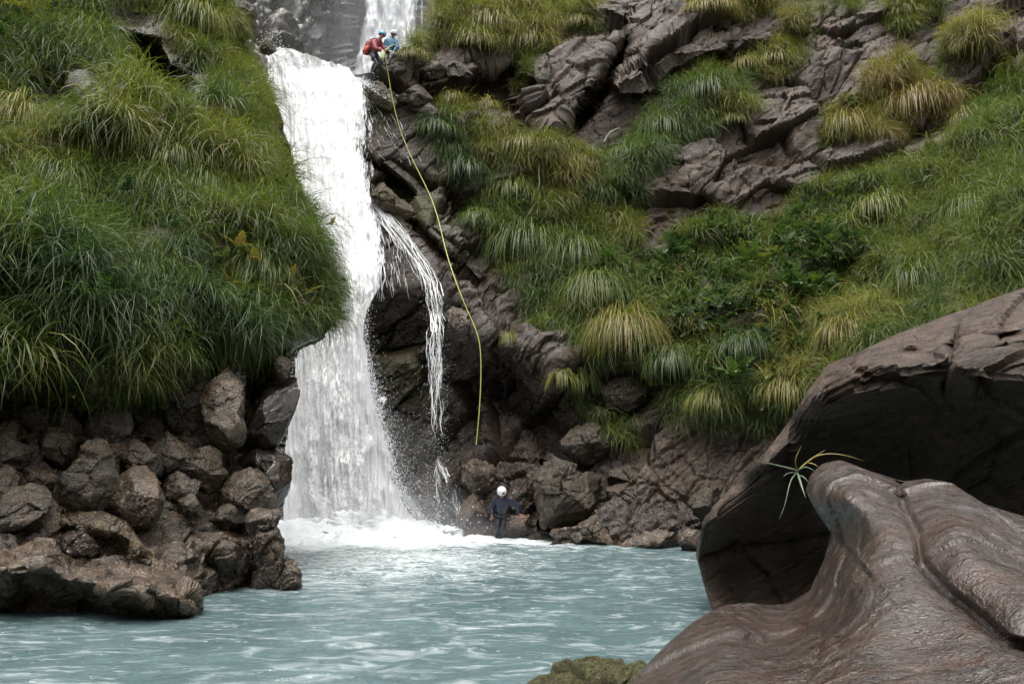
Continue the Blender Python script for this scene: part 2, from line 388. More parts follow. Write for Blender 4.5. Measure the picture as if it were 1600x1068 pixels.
GR = [  # grass on the right: polygon, tone, coverage
 ([(668,74),(682,30),(716,-30),(780,-60),(885,-40),(885,55),(872,92),(800,98),(742,92),(700,80)], .62, 1.),
 ([(614,82),(640,76),(672,84),(676,100),(650,108),(620,98)], .60, 1.),
 ([(655,195),(690,186),(742,220),(752,300),(712,298),(680,262)], .20, 1.),
 ([(722,215),(800,205),(860,235),(870,260),(840,285),(760,275)], .56, 1.),
 ([(745,275),(800,285),(850,300),(860,345),(800,335),(765,320)], .38, 1.),
 ([(850,240),(905,245),(945,300),(905,345),(860,325)], .62, 1.),
 ([(900,265),(960,225),(1000,185),(1050,145),(1100,118),(1160,138),(1178,185),(1120,198),(1068,220),(1030,262),(1010,330),(950,392),(900,350)], .30, 1.),
 ([(1110,165),(1170,180),(1178,192),(1120,202)], .6, 1.),
 ([(722,335),(745,332),(782,345),(778,372),(735,372)], .30, 1.),
 ([(785,352),(850,340),(900,360),(960,395),(985,430),(1000,480),(960,560),(925,560),(880,540),(845,500),(800,430),(772,395)], .28, 1.),
 ([(900,340),(960,330),(1010,320),(1000,370),(950,400)], .66, .8),
 ([(985,470),(1000,410),(1078,352),(1180,328),(1260,298),(1400,268),(1500,258),(1590,200),(1850,180),(1880,620),(1550,560),(1420,590),(1320,640),(1250,668),(1130,665),(1060,645),(1015,600),(930,570)], .38, 1.),
 ([(880,500),(1000,480),(1040,560),(1020,600),(960,560),(900,560)], .28, 1.),
 ([(1190,470),(1330,430),(1420,470),(1360,600),(1250,640),(1180,600)], .70, .7),
 ([(1055,8),(1130,-30),(1215,-40),(1215,22),(1160,45),(1085,28)], .72, 1.),
 ([(1240,-20),(1380,-40),(1370,20),(1300,30)], .6, .6),
 ([(1380,0),(1490,-40),(1478,30),(1440,44),(1402,62)], .50, .9),
 ([(1335,118),(1400,100),(1450,105),(1502,150),(1492,188),(1440,186),(1385,236),(1355,232)], .80, 1.),
 ([(1290,175),(1340,150),(1355,235),(1300,232)], .72, .9),
 ([(1478,66),(1540,62),(1545,98),(1490,100)], .72, 1.),
 ([(1150,95),(1200,80),(1235,30),(1280,38),(1262,100),(1220,130),(1165,140)], .66, .9),
 ([(880,20),(925,10),(930,48),(888,58)], .62, .7),
 ([(690,145),(728,148),(725,185),(692,182)], .6, .9), ([(748,155),(778,158),(772,200),(752,200)], .66, .5),
 ([(878,590),(920,585),(932,650),(890,645)], .30, 1.), ([(925,645),(1015,655),(1010,690),(930,680)], .35, .6),
 ([(1490,200),(1600,110),(1700,90),(1700,230),(1500,260)], .35, .8), ([(800,95),(850,98),(845,130),(800,125)], .6, .7),
 ([(1270,215),(1300,232),(1290,262)], .6, .5), ([(1050,640),(1250,660),(1240,690),(1060,672)], .68, .5),
]
cov = np.zeros(WPX.shape); tone = np.full(WPX.shape, .4)
for pl, tn, a in GR:
    k = a*inpoly(WPX, WPY, grow(pl, .93 if len(pl) < 11 else 1.0), 7); tone = np.where(k > .15, tone*(1-k)+tn*k, tone); cov = np.maximum(cov, k)
cov[-nb:] *= (WPX[-nb:] > 668)
cliff = mkmesh('cliff_right', WALLP, gridfaces(nf+nb, nx), None, None, {'wet': wetw, 'moss': np.maximum(mossw, .75*cov)}, True, None, [M['wall']], crisp=24)
tag(cliff, kind='structure')
def wall_at(px, py, win=5):
    m = (abs(PX[0]-px) < win+2); j = np.where(m)[0]
    r = np.abs(PY[:, j]-py) < win
    return P0[:, j][r][:, 1].min()

# ------------------------------------------------------------------ left-hand cliff: grass hummock over a rocky foot
LP = [(-300,-200,16),(-300,0,13.5),(-300,300,11),(-300,500,10),(-300,640,10.6),(-300,980,9.8),
(0,-200,20),(0,0,17.2),(0,100,16),(0,250,14),(0,400,12.2),(0,520,11.4),(0,600,11.5),(0,640,12.5),(0,800,12),(0,990,10.6),
(150,-200,21),(150,0,18.5),(150,100,17),(150,250,14.8),(150,400,13),(150,520,12),(150,590,12.0),(150,650,13.2),(150,800,12.8),(150,990,11),
(300,-200,22.5),(300,0,20),(300,100,18.5),(300,250,16),(300,400,14),(300,500,13),(300,550,13),(300,610,14.2),(300,800,13.6),(300,900,12.2),(300,990,11.6),
(400,0,22.5),(400,80,21),(400,200,18),(400,300,16.3),(400,400,15),(400,500,14),(400,535,14),(400,600,16.2),(400,700,15.2),(400,850,13.8),(400,990,12.6),
(520,300,17.6),(520,400,16),(520,500,15),(520,560,15.5),(520,700,16),(520,990,14)]
leftY = rbf(LP)
def xedge(py):
    return np.interp(py, [-230, 0, 40, 80, 120, 200, 300, 400, 470, 505, 528, 545, 560, 600, 640, 690, 760, 800, 830, 880, 920, 1000],
                         [300, 345, 362, 370, 374, 392, 432, 486, 514, 517, 503, 462, 448, 450, 438, 425, 440, 428, 425, 438, 450, 452])
nyl = 560; pyl = np.linspace(-230, 1000, nyl)
k = np.concatenate([np.linspace(-330, 0, 30, endpoint=False), np.linspace(0, 1, 250, endpoint=False)])
th = np.linspace(0, math.pi/2, 60)
A_ = 46.0
xe = xedge(pyl)[:, None]
front = np.where(k[None] < 0, k[None], k[None]*(xe-A_))
turn = xe-A_+A_*np.sin(th)[None]
bk = xe - np.linspace(0, 130, 30)[None]
LX = np.concatenate([front, turn, bk], 1); LY = np.repeat(pyl[:, None], LX.shape[1], 1)
wr = np.concatenate([np.zeros(len(k)), 1.9*(1-np.cos(th)), 1.9+np.linspace(0, 1, 30)*6])
Yl = leftY(np.minimum(LX, xe), LY) + wr[None]
for pl, dz, sf in [([(58,118),(95,118),(155,160),(168,200),(140,200),(95,175),(50,150)], -.5, 12),
                   ([(172,75),(190,60),(240,68),(255,100),(240,140),(190,140),(170,110)], -2.6, 14),
                   ([(240,115),(275,112),(308,140),(310,175),(275,190),(245,170)], -2.4, 12),
                   ([(120,180),(165,190),(165,235),(135,232)], -.9, 12),
                   ([(355,552),(400,540),(450,545),(440,575),(415,600),(405,650),(378,640),(372,590)], -1.8, 14),
                   ([(0,300),(120,330),(140,420),(60,450),(-60,430)], .35, 60), ([(130,150),(220,150),(260,260),(160,260)], .4, 40),
                   ([(255,560),(360,555),(350,640),(255,660)], .5, 18)]:
    Yl = Yl - dz*inpoly(LX, LY, pl, sf)
Yl = Yl - .95*np.clip((LY-640)/40, 0, 1)*np.clip((1000-LY)/80, 0, 1)*np.clip((330-LX)/60, 0, 1)
LPOS = W(LX, LY, Yl)
ln_ = gnormal(LPOS); ln_ *= -np.sign((ln_*(LPOS-np.array([0, 0, CAMH]))).sum(-1, keepdims=True))
ln_[:, -30:] *= -1; ln_[:, -30:] = -ln_[:, -30:]
Yl_ = Yl
lowb = np.interp(LX, [-400, 0, 60, 150, 230, 300, 380, 440, 500, 560], [620, 622, 640, 640, 606, 565, 548, 542, 524, 505])
rk = 1/(1+np.exp(-(LY-lowb)/6.))
dl = rockrelief(LPOS, 1.3, .30, 40, (20, 30, 0), (1.1, .8, .6)) * (.45+.55*rk)
dl = dl + (1-rk)*(.42*vnoise(LPOS/1.5, 90)+.22*vnoise(LPOS/.6, 91))
fadeback = np.concatenate([np.ones(len(k)), np.linspace(1, .3, 60), np.linspace(.3, .3, 30)])[None]
LPOS = LPOS + ln_*(dl*fadeback)[..., None]
lcov = (1-rk)
for pl, sf in [([(45,95),(95,85),(170,135),(182,210),(140,215),(85,185),(40,150)], 5), ([(158,45),(188,18),(258,28),(272,98),(254,152),(178,152)], 5), ([(232,88),(278,66),(324,118),(326,184),(275,200),(232,178)], 5), ([(62,120),(95,116),(155,160),(166,196),(140,198),(95,172),(52,150)], 8), ([(176,80),(190,64),(238,72),(252,100),(240,138),(195,140)], 8),
           ([(242,118),(275,114),(306,140),(308,172),(275,188),(247,170)], 8), ([(322,-60),(350,-60),(410,20),(412,64),(372,60),(330,20)], 6), ([(440,515),(500,500),(505,560),(440,560)], 10)]:
    lcov = lcov*(1-inpoly(LX, LY, pl, sf))
lcov[:, -28:] *= .35
left = mkmesh('cliff_left', LPOS, gridfaces(nyl, LX.shape[1]), M['left'], None, {'wet': np.maximum(.35*rk, .95*(1-lcov)*(LY < 300)), 'moss': np.maximum(.6*(1-rk), .12+0*rk)}, crisp=26)  # rk part is real damp; wet raised in upper hollows paints their shade
tag(left, kind='structure')

# ------------------------------------------------------------------ cliffs and river bed far behind the lip
bx = np.linspace(250, 900, 330); by = np.linspace(-330, 175, 250)
BX, BY = np.meshgrid(bx, by)
backY = rbf([(250,-300,33),(250,150,30),(380,-300,40),(380,0,37),(400,150,33),(450,-300,44),(450,0,41),(450,150,39),(520,-300,48),(520,0,44),(520,150,43),(560,0,50),(560,150,49),(620,-300,52),(620,150,50),(690,0,47),(690,150,47),(760,-300,43),(760,150,42),(900,0,36),(900,-300,38)])
Yb = backY(BX, BY)
for pl, dz, sf in [([(470,-330),(572,-330),(566,20),(545,130),(560,175),(480,175),(460,80),(490,30)], 1.4, 12), ([(395,-330),(455,-330),(480,60),(500,110),(400,110)], .7, 25), ([(655,-330),(720,-330),(700,175),(665,175)], 1.2, 10)]:
    Yb = Yb - dz*inpoly(BX, BY, pl, sf)
BP = W(BX, BY, Yb); bn = gnormal(BP); bn *= -np.sign((bn*BP).sum(-1, keepdims=True))
BP = BP + bn*rockrelief(BP, 5.0, 2.2, 120, (10, 35, 60), (.7, 1, 1.6), .8)[..., None]
o = mkmesh('cliff_back', BP, gridfaces(250, 330), M['backrock'], None, {'wet': .8+0*BX, 'moss': .35*inpoly(BX, BY, [(380,-330),(500,-330),(500,60),(470,120),(400,80)], 30)})
tag(o, kind='structure')
lip = W(500, 100, 27.2)
gx = np.linspace(-16, -3.4, 90); gy = np.linspace(27.3, 56, 120)
GX, GY = np.meshgrid(gx, gy)
GZ = lip[2]-.35 + .02*(GY-27) + .12*vnoise(np.stack([GX, GY, 0*GX], -1)*1.2, 3)
M_river = None

# ------------------------------------------------------------------ rocks traced one by one
def rock(name, poly, Y, B, mat, label, cat='rock', ctr=None, nt_=120, nr_=44, seed=0, big=None, amp=None, moss=.2, wet=.3, pw=.72, tilt=(15, 25, 0), sq=(1, .9, .7), front=None, backth=.8, edge=.35, group=None, joint=.5, lean=0.0, fine=1.0, smoothp=2, kind=None, extra=None, chisel=0, mid=.5, strata=.3, crisp=26):
    P = np.array(poly, float); c = P.mean(0) if ctr is None else np.array(ctr, float)
    ang = np.arctan2(P[:, 1]-c[1], P[:, 0]-c[0]); r = np.hypot(P[:, 0]-c[0], P[:, 1]-c[1])
    # walk the outline densely, then read it as radius over angle
    Q = np.concatenate([np.linspace(P[i], P[(i+1) % len(P)], 30, endpoint=False) for i in range(len(P))])
    qa = np.unwrap(np.arctan2(Q[:, 1]-c[1], Q[:, 0]-c[0])); qr = np.hypot(Q[:, 0]-c[0], Q[:, 1]-c[1])
    if qa[-1] < qa[0]: qa = qa[::-1]; qr = qr[::-1]
    qa = np.maximum.accumulate(qa)
    T = np.linspace(0, 2*math.pi, nt_, endpoint=False)
    aa = np.concatenate([qa-2*math.pi, qa, qa+2*math.pi]); rr = np.concatenate([qr]*3)
    R = np.interp(T, aa, rr)
    for _ in range(smoothp): R = .25*np.roll(R, 1)+.5*R+.25*np.roll(R, -1)
    ph = np.concatenate([np.linspace(0, math.pi/2, nr_), np.linspace(math.pi/2, math.pi, max(8, nr_//4))[1:]])
    fr = np.sin(ph)**pw
    X = c[0] + fr[:, None]*np.cos(T)[None]*R[None]; Yp = c[1] + fr[:, None]*np.sin(T)[None]*R[None]
    if front is None:
        dep = Y - B*np.cos(ph)[:, None]*np.where(ph < math.pi/2, 1, backth)[:, None] + lean*(c[1]-Yp)
    else:
        f = rbf(front)(X, Yp); fe = f
        e = np.where(ph < math.pi/2, edge*(1-np.cos(ph)), edge + B*(-np.cos(ph)))
        dep = f + e[:, None]
    if extra is not None: dep = dep + extra(X, Yp)*(ph < math.pi/2)[:, None]
    V = W(X, Yp, dep)
    size = np.ptp(V[..., 0])
    big = big or max(.25, size*.45); amp = amp if amp is not None else big*.10
    n_ = np.cross(np.roll(V, -1, 1)-np.roll(V, 1, 1), np.gradient(V, axis=0)); n_ /= np.maximum(np.linalg.norm(n_, axis=-1, keepdims=True), 1e-9)
    n_[0] = n_[1].mean(0); n_[-1] = n_[-2].mean(0)
    cen = V.reshape(-1, 3).mean(0)
    if ((V-cen)*n_).sum() < 0: n_ = -n_
    if chisel:
        rr2 = np.random.default_rng(900+seed); U_ = V-cen
        for q in range(chisel):
            nn = np.array([rr2.uniform(-1, 1), -rr2.uniform(.15, 1.), rr2.uniform(-.8, 1.)]); nn /= np.linalg.norm(nn)
            h_ = U_@nn; dcut = h_.max()*rr2.uniform(.52, .86); over = np.maximum(h_-dcut, 0)*.93
            U_ = U_-over[..., None]*nn
        V = cen+U_
    rimf = (.12+.88*np.clip(np.abs(np.cos(ph))*2.2, 0, 1))[:, None, None] if front is not None else 1.0
    V = V + rimf*n_*rockrelief(V, big, amp, 200+seed*7, tilt, sq, joint, fine, mid, strata)[..., None]
    V[0] = V[0].mean(0); V[-1] = V[-1].mean(0)
    base = np.array([cen[0], cen[1], V[..., 2].min()])
    o = mkmesh(name, V, gridfaces(V.shape[0], nt_, True)[:, ::-1], mat, None, {'wet': np.full(V.shape[0]*nt_, wet), 'moss': np.full(V.shape[0]*nt_, moss)}, True, base, crisp=crisp)
    tag(o, label, cat, group, kind)
    return o
px_ok = lambda pl: max(q[0] for q in pl) < 360
LR = [ # outline, Y, bulge, material, label
 ([(84,784),(87,758),(103,732),(110,708),(120,694),(138,689),(154,700),(166,716),(174,744),(180,775),(140,788),(94,790)],11.6,.75,'left','big dark rounded boulder with a ribbed face, left of the round rust boulder'),
 ([(184,772),(187,748),(203,736),(229,738),(241,758),(248,779),(243,798),(229,814),(206,816),(185,803)],11.4,.6,'tan','round rust-brown boulder with pale ribs, halfway up the left rock pile'),
 ([(191,722),(194,690),(203,682),(225,700),(247,722),(250,736),(225,738),(200,737)],11.9,.35,'left','dark triangular stone just above the round rust boulder'),
 ([(125,656),(140,643),(165,640),(194,648),(198,664),(190,688),(165,694),(138,684),(126,673)],12.2,.4,'left','flat-topped dark slab directly under the grass fringe'),
 ([(72,650),(80,640),(100,642),(119,660),(126,676),(115,690),(95,682),(76,668)],12.1,.3,'left','slanting purple-brown stone under the grass, left of the flat-topped slab'),
 ([(60,686),(85,670),(106,677),(117,690),(108,712),(90,722),(62,714),(54,698)],11.8,.35,'tan','lichen-spotted pale stone above the ribbed dark boulder'),
 ([(-30,662),(5,664),(24,670),(22,690),(40,702),(30,722),(5,732),(-30,730)],11.4,.45,'left','pale-faced jagged stone at the left edge, below the grass'),
 ([(28,742),(45,733),(70,737),(88,750),(84,768),(45,770),(24,757)],11.5,.35,'tan','low rust-stained stone wedged left of the ribbed dark boulder'),
 ([(-30,738),(10,735),(27,745),(24,768),(8,788),(-30,795)],11.1,.45,'left','smooth brown stone at the left edge, middle of the pile'),
 ([(-30,806),(0,785),(20,768),(45,766),(68,775),(64,797),(42,818),(10,834),(-30,838)],10.8,.5,'left','wedge-shaped stone with an undercut, low on the left edge'),
 ([(154,694),(180,688),(197,696),(196,727),(178,738),(166,717)],12.1,.3,'tan','upright rusty stone between the ribbed boulder and the triangular stone'),
 ([(232,702),(246,685),(263,679),(277,692),(301,716),(301,738),(276,748),(256,742),(240,756),(226,742)],12.3,.4,'left','craggy olive-brown stone above the smooth grey cobbles'),
 ([(298,715),(325,705),(340,712),(348,740),(336,760),(310,764),(296,746)],12.5,.35,'tan','orange-topped block on the right of the craggy olive stone'),
 ([(252,752),(278,741),(305,755),(300,774),(278,780),(254,772)],12.0,.28,'left','smooth grey egg-shaped cobble beneath the craggy olive stone'),
 ([(276,780),(300,775),(318,802),(300,806),(280,803)],11.9,.2,'left','small grey cobble resting on the brown square boulder'),
 ([(236,780),(262,772),(276,784),(282,804),(240,806)],12.0,.2,'left','low dark cobble behind the round rust boulder'),
 ([(338,768),(350,748),(375,738),(402,732),(424,758),(432,800),(402,808),(375,792),(345,784)],12.9,.45,'tan','layered crumbly brown outcrop below the smooth grey overhang'),
 ([(246,660),(256,605),(298,582),(324,598),(318,640),(318,662),(290,674),(258,668)],13.2,.5,'left','dark reddish recessed block under the grass, left of the tan pillar'),
 ([(324,584),(333,556),(352,548),(362,584),(377,596),(379,627),(375,655),(388,668),(375,690),(347,718),(308,676),(314,657),(312,631),(317,618)],13.1,.55,'tan','tan pink cracked pillar of rock under the overhanging grass'),
 ([(404,640),(410,605),(416,594),(441,588),(458,578),(466,610),(457,642),(436,692),(400,706),(366,712),(368,690),(384,656)],14.2,.7,'leftgrey','smooth grey overhanging rock beside the falling water, upper one'),
 ([(420,582),(434,556),(450,560),(457,577),(443,594),(427,592)],14.0,.25,'tan','small ochre knob on top of the smooth grey overhanging rock'),
 ([(368,714),(400,700),(432,690),(447,706),(455,730),(450,768),(438,806),(426,800),(418,772),(402,748),(380,728)],13.9,.6,'leftgrey','smooth brown-grey overhanging rock beside the falling water, lower one'),
 ([(40,795),(62,780),(84,790),(92,815),(90,845),(70,838),(52,840),(30,838)],11.0,.35,'tan','mossy layered stone between the undercut wedge and the rust ledge'),
 ([(94,846),(108,832),(130,835),(148,848),(150,864),(128,874),(104,876)],10.7,.3,'leftgrey','small dark rounded stone sheltered beneath the rust-brown ledge'),
 ([(196,700),(215,690),(235,705),(232,725),(214,720)],12.3,.2,'left','little dark chip of rock above the triangular stone'),
 ([(198,648),(225,640),(250,655),(250,690),(222,700),(198,690)],12.9,.35,'left','brown block with cracks just right of the flat-topped slab'),
 ([(250,675),(280,672),(310,690),(325,706),(300,716),(275,700)],12.9,.3,'left','long dark slab leaning below the reddish recessed block'),
 ([(318,805),(345,786),(372,793),(395,808),(380,815),(335,812)],12.6,.25,'left','small dark wedge stone sitting behind the brown square boulder'),
 ([(20,640),(45,632),(70,645),(72,665),(50,684),(26,672)],12.1,.35,'left','crumbly dark stone under the grass near the left edge'),
 ([(28,690),(52,690),(64,712),(52,734),(30,740),(18,715)],11.7,.35,'left','grey-faced knobbly stone between the left edge and the lichen stone'),
]
for i, (pl, Y, B, mt, lb) in enumerate(LR):
    rock('boulder' if B > .4 else 'stone', grow(pl, 1.30 if px_ok(pl) else 1.08 if len(px_ok.__name__) and i < 30 and max(q[0] for q in pl) < 480 else 1.16), Y+(.30 if px_ok(pl) else 0), B*(.8 if px_ok(pl) else 1), M[mt], lb, 'boulder' if B > .4 else 'stone', seed=i, nt_=110 if B > .3 else 72, nr_=36 if B > .3 else 24,
         amp=None if mt != 'leftgrey' else .035, moss=.12 if mt != 'leftgrey' else .03, wet=.45, tilt=(i*13 % 40, 25+(i*29 % 30), 0), smoothp=1, chisel=13, pw=.62, fine=.8, joint=.4, mid=.4)
# the ledge, the square boulder, the long foot boulder and the end column at the waterline
rock('ledge_rock', [(87,804),(91,789),(150,786),(167,800),(203,817),(222,848),(240,872),(262,886),(255,896),(228,886),(200,880),(165,866),(150,864),(128,876),(105,880),(90,848)], 11, .6, M['tan'],
     'rust-brown flat ledge with a dark undercut above the long foot boulder', 'boulder', (165,845), 260, 70, 41, .8, .08, .25, .4, .6,
     front=[(91,795,11.9),(150,790,11.7),(200,815,11.4),(230,870,10.9),(100,815,11.1),(150,826,10.9),(190,835,10.8),(215,862,10.6),(110,840,11.5),(150,850,11.5),(190,855,11.3),(105,878,11.5),(250,890,10.8)])
rock('square_boulder', [(228,818),(251,803),(300,801),(335,803),(370,806),(391,832),(401,858),(405,885),(396,908),(380,938),(340,952),(305,950),(300,918),(285,892),(262,868),(230,836)], 12, .9, M['tan'],
     'big square brown boulder with a worn flat top, right of the long foot boulder', 'boulder', (325,870), 300, 90, 42, .9, .10, .12, .5, .6,
     front=[(235,822,12.6),(300,803,13.0),(370,808,13.2),(265,860,11.9),(310,848,11.9),(350,840,12.0),(375,850,12.1),(290,885,12.1),(330,880,12.15),(370,880,12.25),(400,880,12.6),(320,935,12.3),(350,940,12.3),(385,930,12.5)])
rock('foot_boulder', [(-120,868),(0,862),(40,846),(75,834),(92,848),(108,880),(125,884),(165,868),(200,868),(235,878),(262,884),(292,900),(307,920),(316,945),(306,985),(200,1005),(0,1010),(-120,1010)], 11, 1.2, M['tan'],
     'long low boulder at the waterline with a pale worn top and black undercut', 'boulder', (130,935), 420, 110, 43, .9, .10, .12, .45, .55,
     front=[(-100,870,10.6),(0,862,10.4),(75,836,11.0),(75,862,9.7),(-100,890,9.3),(0,875,9.4),(110,885,10.0),(115,896,9.5),(165,872,10.8),(160,905,9.5),(200,872,10.9),(185,925,9.35),(240,882,10.8),(230,922,9.3),(290,905,10.2),(280,930,9.45),
            (-60,940,10.3),(50,930,10.4),(130,945,10.3),(200,955,10.1),(250,955,9.9),(300,955,9.7),(0,1000,10.2),(200,1000,10.0),(300,980,9.8)])
rock('column_rock', [(392,803),(415,798),(430,806),(443,836),(452,871),(451,913),(440,934),(405,944),(390,930),(396,900),(403,873),(394,838)], 12.6, .5, M['tan'],
     'ribbed brown end column of the rock pile beside the waterfall foam', 'boulder', (422,868), 180, 70, 44, .7, .09, .05, .5, .7, lean=-.002)
rock('wedge_rock', [(444,868),(456,880),(465,896),(470,926),(455,936),(436,934),(438,900)], 12.5, .3, M['tan'],
     'narrow wedge of rock dipping into the pool at the end of the pile', 'stone', None, 90, 36, 45, .5, .07, .2, .6)
RR = [
 ([(841,732),(862,716),(890,721),(904,732),(916,739),(953,753),(948,772),(934,800),(897,824),(848,824),(834,786),(834,751)],21.6,1.0,'wall','large cracked grey-brown boulder at the shore, right of the bending person'),
 ([(848,826),(897,820),(932,797),(962,803),(996,828),(1002,846),(965,858),(914,856),(858,850)],20.9,.8,'tan','pale low triangular boulder at the waterline'),
 ([(946,758),(984,750),(1021,745),(1035,765),(1034,822),(993,826),(951,790)],21.4,.7,'wall','dark rounded boulder behind the pale triangular one'),
 ([(875,690),(900,664),(925,658),(952,680),(962,716),(945,732),(905,726),(878,708)],22.6,.7,'wall','knobbly grey boulder under the hanging grass'),
 ([(950,732),(980,724),(1010,736),(1030,752),(1010,772),(975,770),(946,752)],22.0,.6,'wall','smooth sloping slab beneath the knobbly grey boulder'),
 ([(1073,778),(1090,764),(1128,758),(1136,790),(1107,818),(1083,808)],19.6,.5,'wall','block of rock next to the edge of the great dark boulder'),
 ([(960,856),(990,836),(1022,828),(1058,826),(1066,850),(1020,862),(985,862)],19.9,.4,'tan','flat brown stone at the waterline between pale boulder and great dark boulder'),
 ([(1055,834),(1075,826),(1094,828),(1100,856),(1065,862)],19.2,.35,'tan','small rusty stone at the waterline touching the great dark boulder'),
 ([(790,756),(824,762),(836,784),(834,806),(812,806),(794,792)],22.9,.5,'tan','rusty rounded stone behind the outstretched hand'),
 ([(783,824),(812,804),(836,802),(836,842),(804,846),(780,838)],22.2,.5,'tan','pale yellowish stone at the waterline below the outstretched hand'),
 ([(719,776),(752,770),(764,800),(760,828),(729,838),(714,806)],23.3,.5,'tan','pinkish wet stone left of the bending person'),
 ([(715,736),(740,716),(772,724),(788,755),(766,772),(733,772)],23.6,.5,'tan','smooth pinkish rock face above the bending person'),
 ([(700,835),(740,826),(775,832),(790,848),(700,850)],22.9,.35,'wall','low wet rock shelf at the foot of the person, in spray'),
 ([(587,118),(595,102),(613,95),(645,100),(642,118),(606,133)],27.0,.5,'wall','grey boulder supporting the two climbers at the top'),
 ([(548,128),(575,118),(600,128),(622,158),(612,178),(585,160),(560,142)],26.5,.4,'mossrock','moss-covered ledge stone at the lip of the falls'),
 ([(638,80),(652,70),(672,72),(676,88),(652,90)],28.0,.2,'leftgrey','pale flat stone beside the anchor point at the top'),
 ([(640,112),(660,98),(690,96),(712,106),(690,122),(655,124)],27.2,.4,'wall','flat grey slab below the small grass hump at the top'),
 ([(690,100),(722,90),(748,112),(735,124),(700,120)],27.3,.35,'wall','layered grey slab right of the top grass hump'),
 ([(608,140),(640,126),(672,132),(690,152),(650,168),(620,162)],26.7,.4,'wall','tilted slab below the boulder the climbers stand on'),
 ([(640,170),(680,158),(700,178),(680,195),(650,192)],26.6,.35,'wall','small rock step above the first blue-green tussock'),
 ([(738,165),(762,160),(790,185),(790,212),(750,206)],27.3,.4,'wall','brown block between dry tufts under the dark notch'),
 ([(932,608),(948,590),(985,586),(1008,604),(1008,628),(982,644),(950,640)],23.0,.5,'wall','black shaded boulder beneath the round yellow tussock'),
 ([(560,275),(575,268),(612,300),(650,330),(640,345),(600,330),(565,300)],25.8,.3,'mossrock','wet mossy slab under the dark slot beside the falls'),
 ([(690,490),(705,470),(750,498),(762,530),(740,545),(705,520)],23.9,.4,'tan','wet brown nose of rock the rope drops from'),
 ([(765,505),(800,495),(850,520),(880,560),(850,575),(800,545)],23.4,.45,'wall','ribbed wet slab to the right of the rope edge'),
 ([(330,-40),(365,-20),(402,20),(408,52),(380,66),(352,40),(330,5)],21.6,.7,'wall','shiny dark rock at the top edge of the grassy hummock'),
 ([(404,52),(424,62),(434,80),(420,88),(402,78)],25.5,.4,'mossrock','small mossy rock where the water leaves the lip, on the left'),
]
for i, (pl, Y, B, mt, lb) in enumerate(RR):
    rock('boulder' if B > .45 else 'stone', pl, Y, B, M[mt], lb, 'boulder' if B > .45 else 'stone', seed=60+i, nt_=120 if B > .45 else 84, nr_=36 if B > .45 else 26,
         moss=.45 if mt == 'mossrock' else .08, wet=.5 if mt == 'tan' else .25, tilt=(i*13 % 40, 20+(i*29 % 30), 0), smoothp=1, chisel=12, pw=.62, fine=1.0, joint=.5, mid=.5)

# ------------------------------------------------------------------ the great foreground boulders
def ridg_big(X, Y_):
    e = -.16*stroke(X, Y_, [(1250,640),(1300,585),(1360,560),(1420,575),(1470,560),(1540,590),(1620,600)], 16)
    e += .10*stroke(X, Y_, [(1300,560),(1400,545),(1450,548),(1500,530),(1620,520)], 4)
    e += .08*stroke(X, Y_, [(1290,590),(1330,575),(1360,590)], 5)
    e += .12*stroke(X, Y_, [(1340,600),(1400,590),(1440,600),(1480,640)], 7)
    for k_, oy in enumerate([14, 27, 40, 55]): e += .05*stroke(X, Y_, [(1240,660+oy*.9),(1290,590+oy),(1340,566+oy),(1400,536+oy),(1460,520+oy*1.1),(1530,494+oy),(1620,462+oy*1.2)], 3)
    e += .12*stroke(X, Y_, [(1150,850),(1200,900),(1230,960)], 5)
    return e
rock('great_boulder', [(1089,868),(1096,820),(1112,790),(1150,752),(1195,705),(1235,655),(1262,610),(1292,570),(1340,550),(1400,522),(1460,500),(1520,478),(1600,450),(1720,420),(1850,450),(1900,800),(1800,1100),(1500,1150),(1250,1120),(1140,1010),(1115,955),(1100,910)],
     9, 3.0, M['bigdark'], 'huge dark overhanging boulder with a rough sloping top, right side of the pool', 'boulder', (1440,800), 760, 240, 77, 2.6, .10, .03, .1, .42, (10, 32, 0), (2.2, 1, .45),
     front=[(1089,868,9.6),(1150,752,9.3),(1235,655,9.0),(1292,570,8.7),(1400,522,8.6),(1520,478,8.3),(1600,450,8.1),(1720,420,7.6),
            (1120,810,9.1),(1200,725,8.75),(1270,640,8.3),(1330,600,7.8),(1400,580,7.5),(1500,570,7.2),(1600,560,6.9),(1750,560,6.4),
            (1180,800,9.7),(1250,740,9.6),(1320,680,9.3),(1400,660,8.7),(1500,660,8.3),(1600,680,8.0),(1450,740,9.2),(1600,780,8.6),(1300,780,10.0),
            (1115,950,9.8),(1150,880,10.3),(1220,880,10.5),(1170,955,10.2),(1240,960,10.3),(1300,880,10.7),(1450,900,9.6),(1700,900,8.4),(1300,1100,8.4),(1700,1100,8.0)],
     edge=.5, joint=.5, extra=ridg_big, fine=.8, mid=.35, strata=.0)
def groove(X, Y_):
    g = .17*stroke(X, Y_, [(1405,752),(1412,790),(1432,830),(1440,880),(1480,925),(1530,965),(1570,1000),(1640,1020)], 6)
    g += .10*stroke(X, Y_, [(1405,752),(1412,790),(1432,830),(1440,880),(1480,925),(1530,965),(1570,1000),(1640,1020)], 20)
    g += .05*stroke(X, Y_, [(1500,830),(1560,850),(1640,900)], 7)
    g += .05*stroke(X, Y_, [(1170,1000),(1230,1010),(1260,985)], 8)
    g -= .14*stroke(X, Y_, [(1460,790),(1520,860),(1600,930)], 38)
    return g
